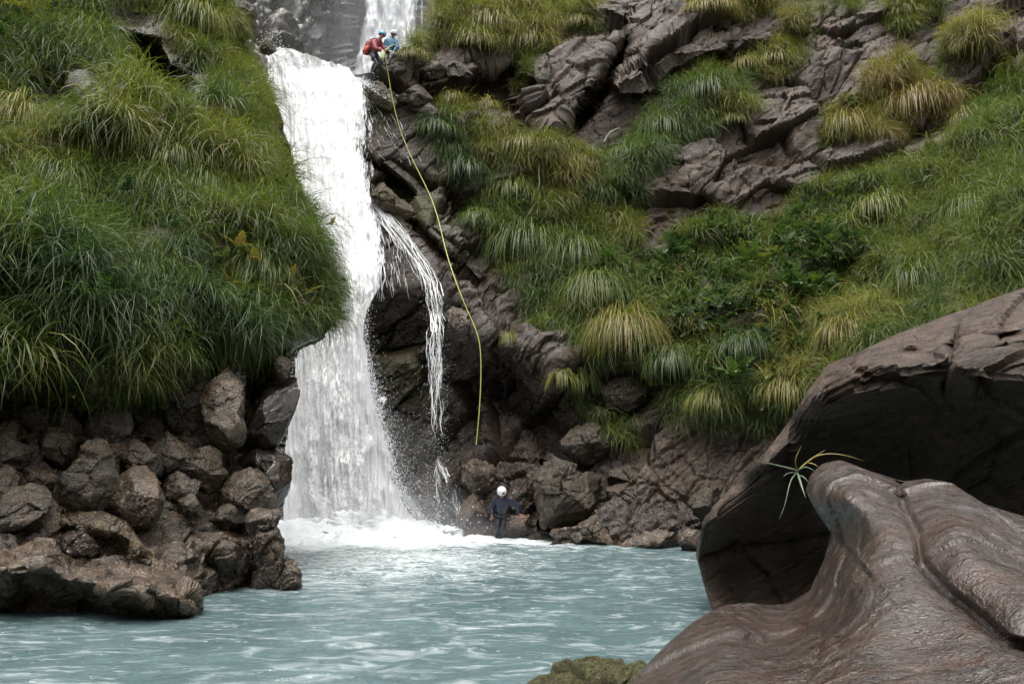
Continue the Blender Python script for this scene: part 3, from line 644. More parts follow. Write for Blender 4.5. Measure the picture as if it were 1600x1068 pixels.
wr_ = rock('water_worn_boulder', [(880,1200),(960,1098),(1000,1050),(1040,1008),(1090,966),(1130,944),(1165,940),(1200,946),(1232,942),(1265,922),(1288,872),(1300,830),(1276,795),(1258,770),(1266,742),(1285,724),(1312,718),(1360,736),(1410,752),(1450,748),(1490,756),(1540,788),(1600,806),(1750,850),(1850,1000),(1850,1250),(1400,1350),(1000,1350)],
     5, 1.3, M['wetrock'], 'glossy reddish water-worn boulder with a long crack, in the foreground', 'boulder', (1500,1062), 900, 300, 88, 1.2, .030, .0, .35, .50, (5, 20, 0), (1.6, 1, .6),
     front=[(880,1200,3.6),(960,1098,4.3),(1040,1008,5.0),(1130,950,5.9),(1200,975,5.7),(1265,930,6.1),(1300,830,6.4),(1258,770,6.5),(1312,718,6.6),(1410,752,6.2),(1490,756,6.0),(1600,806,5.4),(1750,850,4.8),
            (1100,1030,4.35),(1150,985,4.95),(1210,1010,4.8),(1280,990,4.55),(1320,900,4.95),(1320,780,5.6),(1380,820,5.1),(1370,900,4.5),(1450,830,5.0),(1500,830,4.75),(1500,950,4.0),(1420,1000,3.85),
            (1600,900,4.2),(1650,1000,3.5),(1200,1068,3.8),(1400,1100,3.2),(1600,1100,3.0),(1000,1250,3.3),(1300,1300,2.6),(1700,1250,2.5)],
     edge=.35, joint=.3, extra=groove, fine=1.2, mid=.25, strata=0, crisp=0)
rock('mossy_rock', [(812,1075),(835,1056),(880,1040),(930,1034),(985,1035),(1020,1042),(1060,1080),(1040,1120),(850,1120)], 6.35, .5, M['mossrock'],
     'low moss-covered rock at the bottom edge of the photo, left of the glossy boulder', 'rock', (930,1085), 220, 80, 99, .5, .05, .9, .3, .7)

# ------------------------------------------------------------------ the pool
def foamfield(X, Y):
    f = np.clip(1.25-np.sqrt(((X+4.6)/5.8)**2+((Y-23.4)/4.6)**2), 0, 1)
    f = f*np.clip(1-(X+1.2)/2, 0, 1)
    f = np.maximum(f, .48*np.clip(1-np.abs(Y-(21.2-.28*(X-0)))/2.0, 0, 1)*np.clip((X+5)/4, 0, 1)*np.clip(1-(X-0)/3.6, 0, 1))
    f = np.maximum(f, .34*np.clip(1-np.sqrt(((X+2.4)/4.0)**2+((Y-17)/6.0)**2), 0, 1))
    return f
rr_ = np.exp(np.linspace(math.log(2.0), math.log(34), 520)); aa_ = np.concatenate([np.linspace(-80, -40, 20, endpoint=False), np.linspace(-40, 34, 460), np.linspace(36, 80, 20)])
RRm, AAm = np.meshgrid(rr_, np.radians(aa_), indexing='ij')
WX = RRm*np.sin(AAm); WY = RRm*np.cos(AAm)
ff = foamfield(WX, WY)
Q = np.stack([WX, WY, 0*WX], -1)
Qs = Q*np.array([.8, 1.5, 1])
hzk = .45+.55*np.clip((WX+5.5)/4, 0, 1)
hz = hzk*.017*fbm(Qs*.9+np.array([0, 0, 3.]), 3, 300) + hzk*.015*ridged(Qs*2.2+.4*np.stack([vnoise(Q*1.1, 9), vnoise(Q*1.1, 10), 0*WX], -1), 3, 310)
hz = hz + ff*(.16*fbm(Q*1.3, 4, 320)+.10*ridged(Q*2.6, 3, 330)+.10) + np.clip(ff-.7, 0, 1)*(.9+.5*vnoise(Q*1.5, 4))
m, n, l, b = nt('pool_water')
v = mapped(n, l, (1, 1.9, 1)); v2 = mapped(n, l, (1, 1, 1))
na = noise(n, l, v, 4.6, 6, .68, 1.2); nb_ = noise(n, l, v, 17, 5, .68, .8); nc_ = noise(n, l, v2, .45, 4, .6, .8); nd = noise(n, l, mapped(n, l, (1, 2.6, 1)), 1.3, 5, .6, 1.6)
foam = attr(n, 'foam')
base = ramp(n, l, nc_.outputs[0], [(.35, (.056, .094, .100)), (.65, (.084, .132, .138))]).outputs[0]
# flecks: short bright crests gathered in patches; solid white in the boil
patch = ramp(n, l, nd.outputs[0], [(.42, (0, 0, 0)), (.66, (1, 1, 1))]).outputs[0]
cr = math_(n, l, 'ADD', math_(n, l, 'MULTIPLY', na.outputs[0], .5), math_(n, l, 'MULTIPLY', nb_.outputs[0], .5))
th1 = math_(n, l, 'ADD', math_(n, l, 'ADD', cr, math_(n, l, 'MULTIPLY', patch, .055)), math_(n, l, 'MULTIPLY', foam.outputs['Fac'], .50))
fm = ramp(n, l, th1, [(.612, (0, 0, 0)), (.69, (.65,)*3), (.9, (1, 1, 1))]).outputs[0]
soft = ramp(n, l, math_(n, l, 'ADD', nd.outputs[0], math_(n, l, 'MULTIPLY', foam.outputs['Fac'], .8)), [(.50, (0, 0, 0)), (.95, (.7,)*3)]).outputs[0]
ftot = math_(n, l, 'MAXIMUM', fm, soft)
l.new(mixc(n, l, ftot, base, (.74, .79, .80)), b.inputs['Base Color'])
l.new(math_(n, l, 'ADD', math_(n, l, 'MULTIPLY', ftot, .5), .10), b.inputs['Roughness']); b.inputs['IOR'].default_value = 1.33
hh = math_(n, l, 'ADD', math_(n, l, 'MULTIPLY', na.outputs[0], .7), math_(n, l, 'MULTIPLY', nb_.outputs[0], .35))
bp = n.new('ShaderNodeBump'); bp.inputs['Strength'].default_value = .6; bp.inputs['Distance'].default_value = .07
l.new(hh, bp.inputs['Height']); l.new(bp.outputs[0], b.inputs['Normal'])
M['pool'] = m
pool = mkmesh('pool_water', np.stack([WX, WY, hz], -1), gridfaces(len(rr_), len(aa_))[:, ::-1], m, None, {'foam': ff}); tag(pool, kind='structure')
# river bed behind the lip
m, n, l, b = nt('river_water')
l.new(ramp(n, l, noise(n, l, mapped(n, l), 1.5, 6, .6, 1).outputs[0], [(.4, (.3, .4, .4)), (.62, (.85, .87, .88))]).outputs[0], b.inputs['Base Color']); setp(b, Roughness=.4)
o = mkmesh('river_water', np.stack([GX, GY, GZ], -1), gridfaces(120, 90), m); tag(o, kind='structure')
# stony bank the photographer stands on, and pool floor
gx = np.linspace(-60, 60, 120); gy = np.linspace(-30, 70, 100); gX, gY = np.meshgrid(gx, gy); G3 = np.stack([gX, gY, 0*gX], -1)
gz = -1.2+.3*fbm(G3/4, 3, 7) + np.clip((1.5-gY)/4, 0, 1)*1.25 + np.clip(-gY-6, 0, 20)*.5
o = mkmesh('ground', np.stack([gX, gY, gz], -1), gridfaces(100, 120), M['left'], None, {'wet': .3+0*gX, 'moss': .2+0*gX}); tag(o, kind='structure')

# unseen gorge walls, added round the camera to keep the low sky off everything
ga = np.radians(np.linspace(62, 298, 150)); gh = np.linspace(0, 1, 60)
GA, GH = np.meshgrid(ga, gh); rad_ = 15+6*GH**1.3
gV = np.stack([rad_*np.sin(GA)*1.15, rad_*np.cos(GA)*1.25+6, -1.5+17*GH], -1)
gV = gV + (np.stack([np.sin(GA), np.cos(GA), 0*GA], -1))*(1.6*fbm(gV/5, 4, 700)+rockrelief(gV, 3.5, .8, 710))[..., None]
o = mkmesh('unseen_gorge_wall', gV, gridfaces(60, 150), M['wall'], None, {'wet': .2+0*GA, 'moss': .8+0*GA}); tag(o, kind='structure')

# ------------------------------------------------------------------ falling water
def watermat(name, dens, col=(.86, .88, .90), sx=9., sy=1.0, soft=.12, rough=.45):
    m, n, l, b = nt(name)
    u = attr(n, 'flow'); op = attr(n, 'body')
    mp = n.new('ShaderNodeMapping'); mp.inputs['Scale'].default_value = (sx, sy, 1); l.new(u.outputs['Vector'], mp.inputs[0])
    a = noise(n, l, mp.outputs[0], 1.0, 7, .68, .5)
    mp2 = n.new('ShaderNodeMapping'); mp2.inputs['Scale'].default_value = (sx*3.2, sy*3.6, 1); l.new(u.outputs['Vector'], mp2.inputs[0])
    a2 = noise(n, l, mp2.outputs[0], 1.0, 4, .7, .3)
    s_ = math_(n, l, 'ADD', math_(n, l, 'MULTIPLY', a.outputs[0], .6), math_(n, l, 'MULTIPLY', a2.outputs[0], .4))
    t = math_(n, l, 'ADD', s_, math_(n, l, 'SUBTRACT', op.outputs['Fac'], 1.0))
    al = n.new('ShaderNodeMapRange'); l.new(t, al.inputs[0]); al.inputs[1].default_value = .5-dens; al.inputs[2].default_value = .5-dens+soft
    l.new(al.outputs[0], b.inputs['Alpha'])
    cc = ramp(n, l, s_, [(.34, tuple(c*.84 for c in col)), (.53, col)]).outputs[0]
    l.new(cc, b.inputs['Base Color']); setp(b, Roughness=rough)
    bp = n.new('ShaderNodeBump'); bp.inputs['Strength'].default_value = .9; bp.inputs['Distance'].default_value = .04
    l.new(s_, bp.inputs['Height']); l.new(bp.outputs[0], b.inputs['Normal'])
    tr = n.new('ShaderNodeBsdfTranslucent'); tr.inputs[0].default_value = (*col, 1)
    tp = n.new('ShaderNodeBsdfTransparent'); m1 = n.new('ShaderNodeMixShader'); m1.inputs[0].default_value = .12
    b.inputs['Alpha'].default_value = 1
    for lk in list(b.inputs['Alpha'].links): l.remove(lk)
    m2 = n.new('ShaderNodeMixShader'); l.new(al.outputs[0], m2.inputs[0])
    l.new(b.outputs[0], m1.inputs[1]); l.new(tr.outputs[0], m1.inputs[2]); l.new(tp.outputs[0], m2.inputs[1]); l.new(m1.outputs[0], m2.inputs[2])
    l.new(m2.outputs[0], n['Material Output'].inputs[0])
    return m
M['fall'] = watermat('white_water', .36, (.96, .965, .97), sx=11, sy=1.8); M['fall2'] = watermat('thin_white_water', .12, (.97, .975, .98), sx=22, sy=6, soft=.07)
M['veil'] = watermat('water_film', .07, (.85,.86,.88), sx=16, sy=5, soft=.05, rough=.25)
M['far'] = watermat('far_white_water', .42, (.80, .82, .84), 2.2, .25, .45, .8)
def sheet(name, rows, mat, parent, nu=120, nv=420, off=0.0, relief=.12, seed=0, edge=.16, body=1.0, fromwall=None, fray=.5, kind=None, bodyfn=None):
    """rows: (py, left px, right px, Y left, Y right)"""
    R = np.array(rows, float); py = np.linspace(R[0, 0], R[-1, 0], nv)
    L, Rt, YL, YR = [np.interp(py, R[:, 0], R[:, i]) for i in (1, 2, 3, 4)]
    t = np.linspace(0, 1, nu)
    X = L[:, None]+(Rt-L)[:, None]*t; Y = (YL[:, None]+(YR-YL)[:, None]*t); PYY = np.repeat(py[:, None], nu, 1)
    if fromwall is not None:
        j = np.clip(np.searchsorted(PX[0], X), 0, nx-1); st = (PYY-905)/(ytop(X)-905); i = np.clip((st*(nf-1)).astype(int), 0, nf-1)
        Yw = P0[i, j, 1]; Y = Yw-fromwall
    V = W(X, PYY, Y-off)
    u = (X-L.mean())/46.; vv = np.cumsum(np.linalg.norm(np.diff(V[:, nu//2], axis=0, prepend=V[:1, nu//2]), axis=-1))
    fl = np.stack([u+seed*7.3, np.repeat(vv[:, None], nu, 1)], -1)
    F3 = np.stack([fl[..., 0]*3.2, fl[..., 1]*.55, 0*u+seed], -1)
    rel = relief*(fbm(F3, 4, 400+seed)) + relief*.6*ridged(F3*np.array([2.5, 1.5, 1]), 2, 420+seed)
    V[..., 1] -= rel
    e = np.minimum(t, 1-t)[None]/edge
    fr = fray*fbm(np.stack([fl[..., 0]*2, fl[..., 1]*1.2, 0*u], -1), 3, 440+seed)
    bd = body*np.clip(e+fr*np.clip(1-e*.8, 0, 1), 0, 1)*1.0
    if bodyfn is not None: bd = bd*bodyfn(X, PYY)
    o = mkmesh(name, V, gridfaces(nv, nu), mat, None, {'flow': fl.reshape(-1, 2), 'body': bd})
    if parent is not None: child(o, parent)
    if kind: o['kind'] = kind
    return o
wf = empty('waterfall', W(520, 850, 24.2), 'tall white waterfall plunging from the lip into the turquoise pool', 'waterfall')
main = [(74,408,440,26.9,26.9),(90,410,500,26.6,26.8),(108,412,556,26.5,26.7),(125,414,572,26.3,26.5),(160,422,590,26.1,26.2),(200,432,600,25.9,26.0),(250,450,596,25.6,25.7),(300,466,588,25.3,25.4),(350,490,602,25.0,25.2),
        (400,510,606,24.8,24.9),(450,505,602,24.6,24.7),(480,490,577,24.5,24.6),(520,478,574,24.35,24.5),(560,456,580,24.25,24.4),(620,445,592,24.1,24.3),(690,432,610,23.95,24.2),(750,430,625,23.8,24.1),(800,428,655,23.7,23.9),(835,426,690,23.55,23.7),(860,424,730,23.5,23.6)]
def thin1(X, Y_): # rock shows through on the right of the upper part
    z = np.clip((X-np.interp(Y_, [100, 200, 300, 380, 470, 500], [545, 520, 540, 560, 560, 640]))/45., 0, 1)*np.clip((Y_-105)/30, 0, 1)*np.clip((500-Y_)/30., 0, 1)
    return 1-.38*z
sheet('water_curtain', main, M['fall'], wf, 170, 620, 0, .10, 1, .10, 1.0, None, .7, bodyfn=thin1)
sheet('water_curtain', [(r[0], r[1]+4, r[2]-12, r[3], r[4]) for r in main], M['fall2'], wf, 120, 420, .25, .14, 2, .2, .90, None, .6, bodyfn=thin1)
sheet('water_curtain', [(r[0], r[1], r[2]+14, r[3], r[4]) for r in main[9:]], M['fall2'], wf, 120, 300, .5, .18, 3, .3, .95, None, .8)
# strands running over and off the rock beside the main fall
def smooth1(v, k=9):
    w = np.ones(k)/k; return np.convolve(np.pad(v, (k//2, k//2), 'edge'), w, 'valid')[:len(v)]
def wallrow(px, py):
    j = np.clip(np.searchsorted(PX[0], px), 0, nx-1); st = (py-905)/(ytop(px)-905); i = np.clip((st*(nf-1)).astype(int), 0, nf-1); return P0[i, j, 1]
def strands(name, rows, n_, free=None, seed=0, gap=.3, rad0=.018, wig=3.0, seglen=(60, 220), parent=None):
    r = np.random.default_rng(seed); Rw = np.array(rows, float); V = []; Fq = []
    for k in range(n_):
        t = r.beta(1.6, 1.6); y0 = Rw[0, 0]+r.random()**1.5*(Rw[-1, 0]-Rw[0, 0])*.75; y1 = min(Rw[-1, 0]+r.normal()*8, y0+r.uniform(*seglen))
        m_ = int(max(6, (y1-y0)/4)); py = np.linspace(y0, y1, m_)
        x = np.interp(py, Rw[:, 0], Rw[:, 1])*(1-t)+np.interp(py, Rw[:, 0], Rw[:, 2])*t + wig*vnoise(np.stack([py/22+k*3.7, py*0+k, py*0], -1), seed)+.8*vnoise(np.stack([py/6+k*3.7, py*0+k, py*0], -1), seed+1)
        Y = smooth1(wallrow(x, py), 5)-.10-.05*r.random()
        if free is not None:
            a = np.clip((py-free[0])/25, 0, 1); Y = Y*(1-a)+(free[1]+.12*r.normal())*a; Y = smooth1(np.minimum(Y, 27.5), 5)
        P = W(x, py, Y); rr = rad0*r.uniform(.4, 1.3)*np.sin(np.linspace(.15, 3.0, m_))**.6*(1+.45*vnoise(np.stack([py/5, py*0+k, py*0], -1), 3))
        for q, (dx, dz) in enumerate(((-1, 0), (0, -.8), (1, 0))): pass
        b0 = len(V)
        for p, w in zip(P, rr): V += [p+np.array([-w, .01, 0]), p+np.array([0, -w*.9, 0]), p+np.array([w, .01, 0])]
        for i in range(m_-1):
            for q in (0, 1): Fq.append((b0+3*i+q, b0+3*i+q+1, b0+3*i+4+q, b0+3*i+3+q))
    o = mkmesh(name, np.array(V), Fq, M['strand'], None); o['kind'] = 'stuff'; return child(o, parent)
m, n, l, b = nt('white_strands'); b.inputs['Base Color'].default_value = (.93, .94, .95, 1); setp(b, Roughness=.35); M['strand'] = m
SS = [(285,552,592),(310,562,600),(345,592,622),(380,620,652),(410,640,670),(440,655,686),(475,662,694),(500,665,697),(560,668,697),(640,671,697),(690,674,694),(725,678,690)]
strands('side_stream', SS, 75, (492, 23.95), 1, rad0=.012, wig=3.5, seglen=(25, 110), parent=wf)
strands('side_stream', SS[4:], 34, (492, 23.95), 2, rad0=.009, wig=3.0, seglen=(20, 80), parent=wf)
strands('water_film', [(120,556,575),(160,556,600),(200,556,628),(240,560,662),(275,575,690),(292,600,690)], 80, None, 3, rad0=.007, wig=6, seglen=(4, 18), parent=wf)
strands('water_film', [(300,560,592),(340,566,610),(380,575,632),(440,585,645),(480,595,650)], 90, None, 4, rad0=.006, wig=3, seglen=(6, 34), parent=wf)
strands('water_film', [(120,556,562),(200,556,570),(280,552,566),(340,560,580),(420,570,600),(468,572,602)], 110, None, 5, rad0=.018, wig=5, seglen=(40, 130), parent=wf)
strands('water_thread', [(715,680,690),(735,688,698),(770,705,714),(800,713,720),(835,716,728)], 22, None, 6, rad0=.009, wig=3.5, seglen=(12, 45), parent=wf)
strands('water_thread', [(725,680,688),(780,682,690),(835,680,692)], 20, None, 7, rad0=.007, wig=3, seglen=(10, 40), parent=wf)
# drops thrown clear of the water
def drops(name, pts, sizes, parent, label=None):
    ico = np.array([(1,0,0),(-1,0,0),(0,1,0),(0,-1,0),(0,0,1.6),(0,0,-1.6)], float); tri = np.array([(0,2,4),(2,1,4),(1,3,4),(3,0,4),(2,0,5),(1,2,5),(3,1,5),(0,3,5)])
    sizes = sizes*.55
    V = pts[:, None]+ico[None]*sizes[:, None, None]; Fq = tri[None]+6*np.arange(len(pts))[:, None, None]
    o = mkmesh(name, V.reshape(-1, 3), Fq.reshape(-1, 3), M['drop'])
    o['kind'] = 'stuff'
    return child(o, parent)
m, n, l, b = nt('water_drops'); setp(b, Roughness=.15); b.inputs['Base Color'].default_value = (.85, .88, .9, 1); M['drop'] = m
pp = []; ss = []
R = np.array(main)
for k in range(9000):
    py = 470+390*rng.random()**.8; xr = np.interp(py, R[:, 0], R[:, 2]); Y = 24.0
    dx = rng.exponential(5+22*((py-470)/390)**1.6); px = xr-14+dx
    pp.append(W(px, py, 23.9+rng.normal()*.45)); ss.append(rng.uniform(.006, .02)*(1.3 if dx < 15 else .9))
for k in range(3500):
    py = rng.uniform(530, 850); xl = np.interp(py, R[:, 0], R[:, 1]); pp.append(W(xl+rng.random()*(np.interp(py, R[:, 0], R[:, 2])-xl), py, 23.0+rng.normal()*.25)); ss.append(rng.uniform(.01, .026))
for k in range(1600):
    py = rng.uniform(60, 170); px = np.interp(py, [60, 90, 108, 130, 170], [425, 440, 500, 580, 590])+rng.normal()*14*(1 if py > 75 else .6)-rng.exponential(6)
    yy = np.interp(px, [410, 440, 500, 560, 600], [78, 86, 108, 122, 150]); py = yy-rng.exponential(5 if px > 440 else 9)+4
    pp.append(W(px, py, 26.4+rng.normal()*.25)); ss.append(rng.uniform(.012, .034))
for k in range(1500):
    py = rng.uniform(430, 800); px = np.interp(py, [430, 500, 600, 700, 800], [672, 680, 684, 684, 684])+rng.normal()*(7+.012*(py-430)*2); pp.append(W(px, py, 23.75+rng.normal()*.15)); ss.append(rng.uniform(.006, .018))
for k in range(2600):
    a = rng.normal(0, 1.3)-5.2; z = abs(rng.normal(0, .55)); pp.append(np.array([a+1.0, 22.4+rng.normal()*.9, .1+z])); ss.append(rng.uniform(.01, .028))
drops('water_drops', np.array(pp), np.array(ss), wf)
# boiling white mounds where the fall lands
for k, (px, Y, sx, sy, sz) in enumerate([(500, 23.6, 1.3, .9, .75), (560, 23.4, 1.4, .9, .95), (620, 23.3, 1.2, .8, .7), (460, 23.7, .9, .8, .6), (670, 23.2, 1.1, .7, .42), (540, 22.6, 1.7, .8, .42)]):
    c = W(px, 850, Y); c[2] = 0
    a, p = np.meshgrid(np.linspace(0, 2*math.pi, 80, endpoint=False), np.linspace(0.01, math.pi/2+.2, 34))
    D = np.stack([np.sin(p)*np.cos(a), np.sin(p)*np.sin(a), np.cos(p)], -1)
    V = c+D*np.array([sx, sy, sz*.6])*(1+.34*fbm(D*3.2+k*5, 5, 500, .6)+.14*ridged(D*9+k, 3, 510))[..., None]
    o = mkmesh('foam_mound', V, gridfaces(34, 80, True), M['foam'] if 'foam' in M else M.setdefault('foam', plain('foam', (.84, .87, .88), .6, 0, .05, 14)))
    child(o, wf)
uf = empty('waterfall', W(610, 150, 44), 'hazy upper waterfall far behind the two climbers', 'waterfall')
up = [(-330,575,672,42,42),(-60,568,664,41.5,41.5),(0,562,662,41,41),(60,550,664,40.6,40.6),(120,538,668,40.2,40.2),(190,530,680,40,40)]
sheet('water_curtain', up, M['far'], uf, 80, 200, 0, .3, 21, .18, 1.0, None, .5)
sheet('water_curtain', [(r[0], r[1]+8, r[2]-10, r[3]-.8, r[4]-.8) for r in up], M['far'], uf, 80, 200, 0, .3, 22, .4, .75, None, .6)
sheet('water_thread', [(-330,674,679,39,39),(40,674,679,38.5,38.5),(60,673,679,38.4,38.4)], M['far'], uf, 10, 120, 0, .05, 23, .45, .95, None, .7)
sheet('water_thread', [(-330,658,664,40,40),(60,655,663,39.5,39.5),(80,655,663,39.4,39.4)], M['far'], uf, 10, 120, 0, .05, 24, .45, .7, None, .7)
# spray and mist
def mistmat(name, d, col=(.93, .95, 1.)):
    m = bpy.data.materials.new(name); m.use_nodes = True; n = m.node_tree.nodes; l = m.node_tree.links
    n.remove(n['Principled BSDF']); p = n.new('ShaderNodeVolumePrincipled'); p.inputs['Color'].default_value = (*col, 1); p.inputs['Density'].default_value = d; p.inputs['Anisotropy'].default_value = .2
    l.new(p.outputs[0], n['Material Output'].inputs['Volume']); return m
def mist(c, r, dens, seed):
    a, p = np.meshgrid(np.linspace(0, 2*math.pi, 40, endpoint=False), np.linspace(0, math.pi, 24))
    D = np.stack([np.sin(p)*np.cos(a), np.sin(p)*np.sin(a), np.cos(p)], -1)
    V = np.array(r)*D*(1+.28*vnoise(D*1.6+seed, 77))[..., None]
    key = 'mist%g' % dens
    if key not in M: M[key] = mistmat('mist', dens)
    o = mkmesh('mist', V, gridfaces(24, 40, True)[:, ::-1], M[key]); o.location = c
    tag(o, kind='stuff'); return o
for i, (px, py, Y, r, d) in enumerate([(600, 815, 23.0, (2.4, 1.3, 1.5), .05), (640, 820, 23.2, (2.2, 1.2, 1.1), .05), (560, 835, 22.4, (3.4, 1.4, 1.2), .07), (700, 840, 22.6, (2.4, 1.0, .9), .05), (620, 770, 23.2, (1.6, 1.1, 2.0), .04), (520, 850, 21.8, (3.6, 1.4, .7), .06), (660, 845, 22.2, (3.6, 1.2, .6), .06), (760, 848, 22.3, (2.4, .9, .5), .04)]):
    mist(W(px, py, Y), r, d, i*3.1)
for i, (px, py, Y, r, d) in enumerate([(610, 40, 39, (4.5, 2.0, 12), .022), (590, 110, 38, (6, 2.0, 4), .02), (440, 10, 35, (3.5, 3, 9), .008), (560, 100, 36.5, (9, 3, 5), .004), (600, -100, 42, (4, 3, 12), .010)]):
    mist(W(px, py, Y), r, d, 20+i*3.1)

# ------------------------------------------------------------------ grass and leaves: prototypes
def tuft(name, nb, L, wid, droop, el=(35, 85), seed=0, az=None, root=.06, seg=6, mat=None, Lvar=.35):
    r = np.random.default_rng(seed)
    V = []; Fq = []; bl = []; al = []
    for k in range(nb):
        a = (r.uniform(-math.pi, math.pi) if az is None else r.normal()*az)-math.pi/2
        e = rad(r.uniform(*el)); ll = L*(1+Lvar*r.normal()*.6); ll = max(ll, L*.35); w = wid*r.uniform(.6, 1.25)
        d = np.array([math.cos(a)*math.cos(e), math.sin(a)*math.cos(e), math.sin(e)])
        side = np.array([-math.sin(a), math.cos(a), 0]); tw = r.normal()*.5; side = side*math.cos(tw)+np.array([0, 0, 1])*math.sin(tw)
        p = np.array([r.normal()*root, r.normal()*root*.5, 0]); dr = droop*r.uniform(.5, 1.5); vel = d.copy(); c = r.random(); b0 = len(V); sw = r.normal()*.25
        for i in range(seg+1):
            t = i/seg; ww = w*(1-t**2.2)*(.55+.45*min(1, t*4))
            V += [p-side*ww/2, p+side*ww/2]; bl += [c, c]; al += [t, t]
            if i < seg:
                Fq.append((b0+2*i, b0+2*i+1, b0+2*i+3, b0+2*i+2))
                vel = vel+np.array([sw*.1, 0, -dr*(.35+t)/seg*1.6]); vel /= np.linalg.norm(vel); p = p+vel*ll/seg
    return mkmesh(name, np.array(V), Fq, mat or M['grass'], None, {'blade': bl, 'along': al}, True)
def leafspray(name, nst, L, lw, ll, seed=0, pairs=7, el=(20, 70), az=1.2, mat=None, tripl=False):
    """stems carrying leaflets on both sides"""
    r = np.random.default_rng(seed); V = []; Fq = []; bl = []; al = []
    def leaf(p, d, up, w, q, c):
        sd_ = np.cross(d, up); sd_ /= np.linalg.norm(sd_)+1e-9; b0 = len(V)
        for t, ww, lift in ((0, .12, 0), (.35, 1, .06), (.7, .75, .03), (1, .05, -.1)):
            m_ = p+d*q*t+up*lift*q
            V.extend([m_-sd_*w*ww/2+up*w*.1*ww, m_+sd_*w*ww/2+up*w*.1*ww]); bl.extend([c, c]); al.extend([.35+.5*t]*2)
        for i in range(3): Fq.append((b0+2*i, b0+2*i+1, b0+2*i+3, b0+2*i+2))
    for k in range(nst):
        a = r.normal()*az-math.pi/2; e = rad(r.uniform(*el)); d = np.array([math.cos(a)*math.cos(e), math.sin(a)*math.cos(e), math.sin(e)])
        p = np.array([r.normal()*.05, r.normal()*.03, 0]); q = L*r.uniform(.6, 1.1); c = r.random(); prev = None
        for i in range(pairs+1):
            t = i/pairs
            side = np.cross(d, [0, 0, 1.]); side /= np.linalg.norm(side)+1e-9; up = np.cross(side, d)
            if prev is not None:
                b0 = len(V); V.extend([prev-side*.004, prev+side*.004, p+side*.003, p-side*.003]); bl.extend([c]*4); al.extend([.5]*4); Fq.append((b0, b0+1, b0+2, b0+3))
            prev = p.copy()
            if i > 0:
                s_ = ll*(1.05-.55*t)*r.uniform(.8, 1.15)
                for sg in (-1, 1):
                    dd = d*.55+side*sg*.85+up*r.normal()*.15; dd /= np.linalg.norm(dd); leaf(p, dd, up, lw*(1.05-.5*t), s_, c)
            d = d+np.array([0, 0, -.22*1.6/pairs*2]); d /= np.linalg.norm(d); p = p+d*q/pairs
        leaf(prev, d, up, lw*.7, ll*.7, c)
    return mkmesh(name, np.array(V), Fq, mat or M['herb'], None, {'blade': bl, 'along': al}, False)
def protos(name, obs):
    c = bpy.data.collections.new(name)
    for o in obs:
        C.objects.unlink(o); c.objects.link(o)
    return c
cg = protos('grass_sources', [tuft('grass_a', 42, .58, .0105, 1.5, (15, 85), 1, 1.3, .10), tuft('grass_b', 38, .42, .0105, .9, (25, 88), 2, None, .10), tuft('grass_c', 44, .76, .010, 2.0, (10, 80), 3, 1.1, .11),
                              tuft('grass_d', 30, .30, .010, .7, (40, 88), 4, None, .09), tuft('grass_e', 34, .68, .012, 1.6, (15, 80), 5, 1.0, .08), tuft('grass_f', 8, .85, .009, .6, (40, 85), 6, None, .05)])
ch = protos('herb_sources', [leafspray('herb_a', 6, .34, .035, .075, 11), leafspray('herb_b', 7, .26, .05, .085, 12, 4), leafspray('herb_c', 5, .40, .03, .09, 13, 6)])
ng_cache = {}
def scatter(name, P, rot, scl, idx, tint, coll, label, cat, kind='stuff'):
    me = bpy.data.meshes.new(name); me.vertices.add(len(P)); me.vertices.foreach_set('co', np.asarray(P, np.float32).ravel())
    a = me.attributes.new('rot', 'FLOAT_VECTOR', 'POINT'); a.data.foreach_set('vector', np.asarray(rot, np.float32).ravel())
    for nm, vv in (('scl', scl), ('tint', tint)):
        a = me.attributes.new(nm, 'FLOAT', 'POINT'); a.data.foreach_set('value', np.asarray(vv, np.float32))
    a = me.attributes.new('idx', 'INT', 'POINT'); a.data.foreach_set('value', np.asarray(idx, np.int32))
    o = link(bpy.data.objects.new(name, me)); tag(o, label, cat, None, kind)
    g = bpy.data.node_groups.new('scatter_'+name, 'GeometryNodeTree')
    g.interface.new_socket('Geometry', in_out='INPUT', socket_type='NodeSocketGeometry'); g.interface.new_socket('Geometry', in_out='OUTPUT', socket_type='NodeSocketGeometry')
    n = g.nodes; l = g.links
    gi = n.new('NodeGroupInput'); go = n.new('NodeGroupOutput'); ip = n.new('GeometryNodeInstanceOnPoints'); ci = n.new('GeometryNodeCollectionInfo')
    ci.inputs['Collection'].default_value = coll; ci.inputs['Separate Children'].default_value = True; ci.inputs['Reset Children'].default_value = True
    def na_(nm, ty):
        q = n.new('GeometryNodeInputNamedAttribute'); q.data_type = ty; q.inputs['Name'].default_value = nm; return q.outputs['Attribute']
    l.new(gi.outputs[0], ip.inputs['Points']); l.new(ci.outputs[0], ip.inputs['Instance']); ip.inputs['Pick Instance'].default_value = True
    l.new(na_('idx', 'INT'), ip.inputs['Instance Index'])
    e2r = n.new('FunctionNodeEulerToRotation'); l.new(na_('rot', 'FLOAT_VECTOR'), e2r.inputs[0]); l.new(e2r.outputs[0], ip.inputs['Rotation'])
    l.new(na_('scl', 'FLOAT'), ip.inputs['Scale']); l.new(ip.outputs[0], go.inputs[0])
    md = o.modifiers.new('scatter', 'NODES'); md.node_group = g
    return o
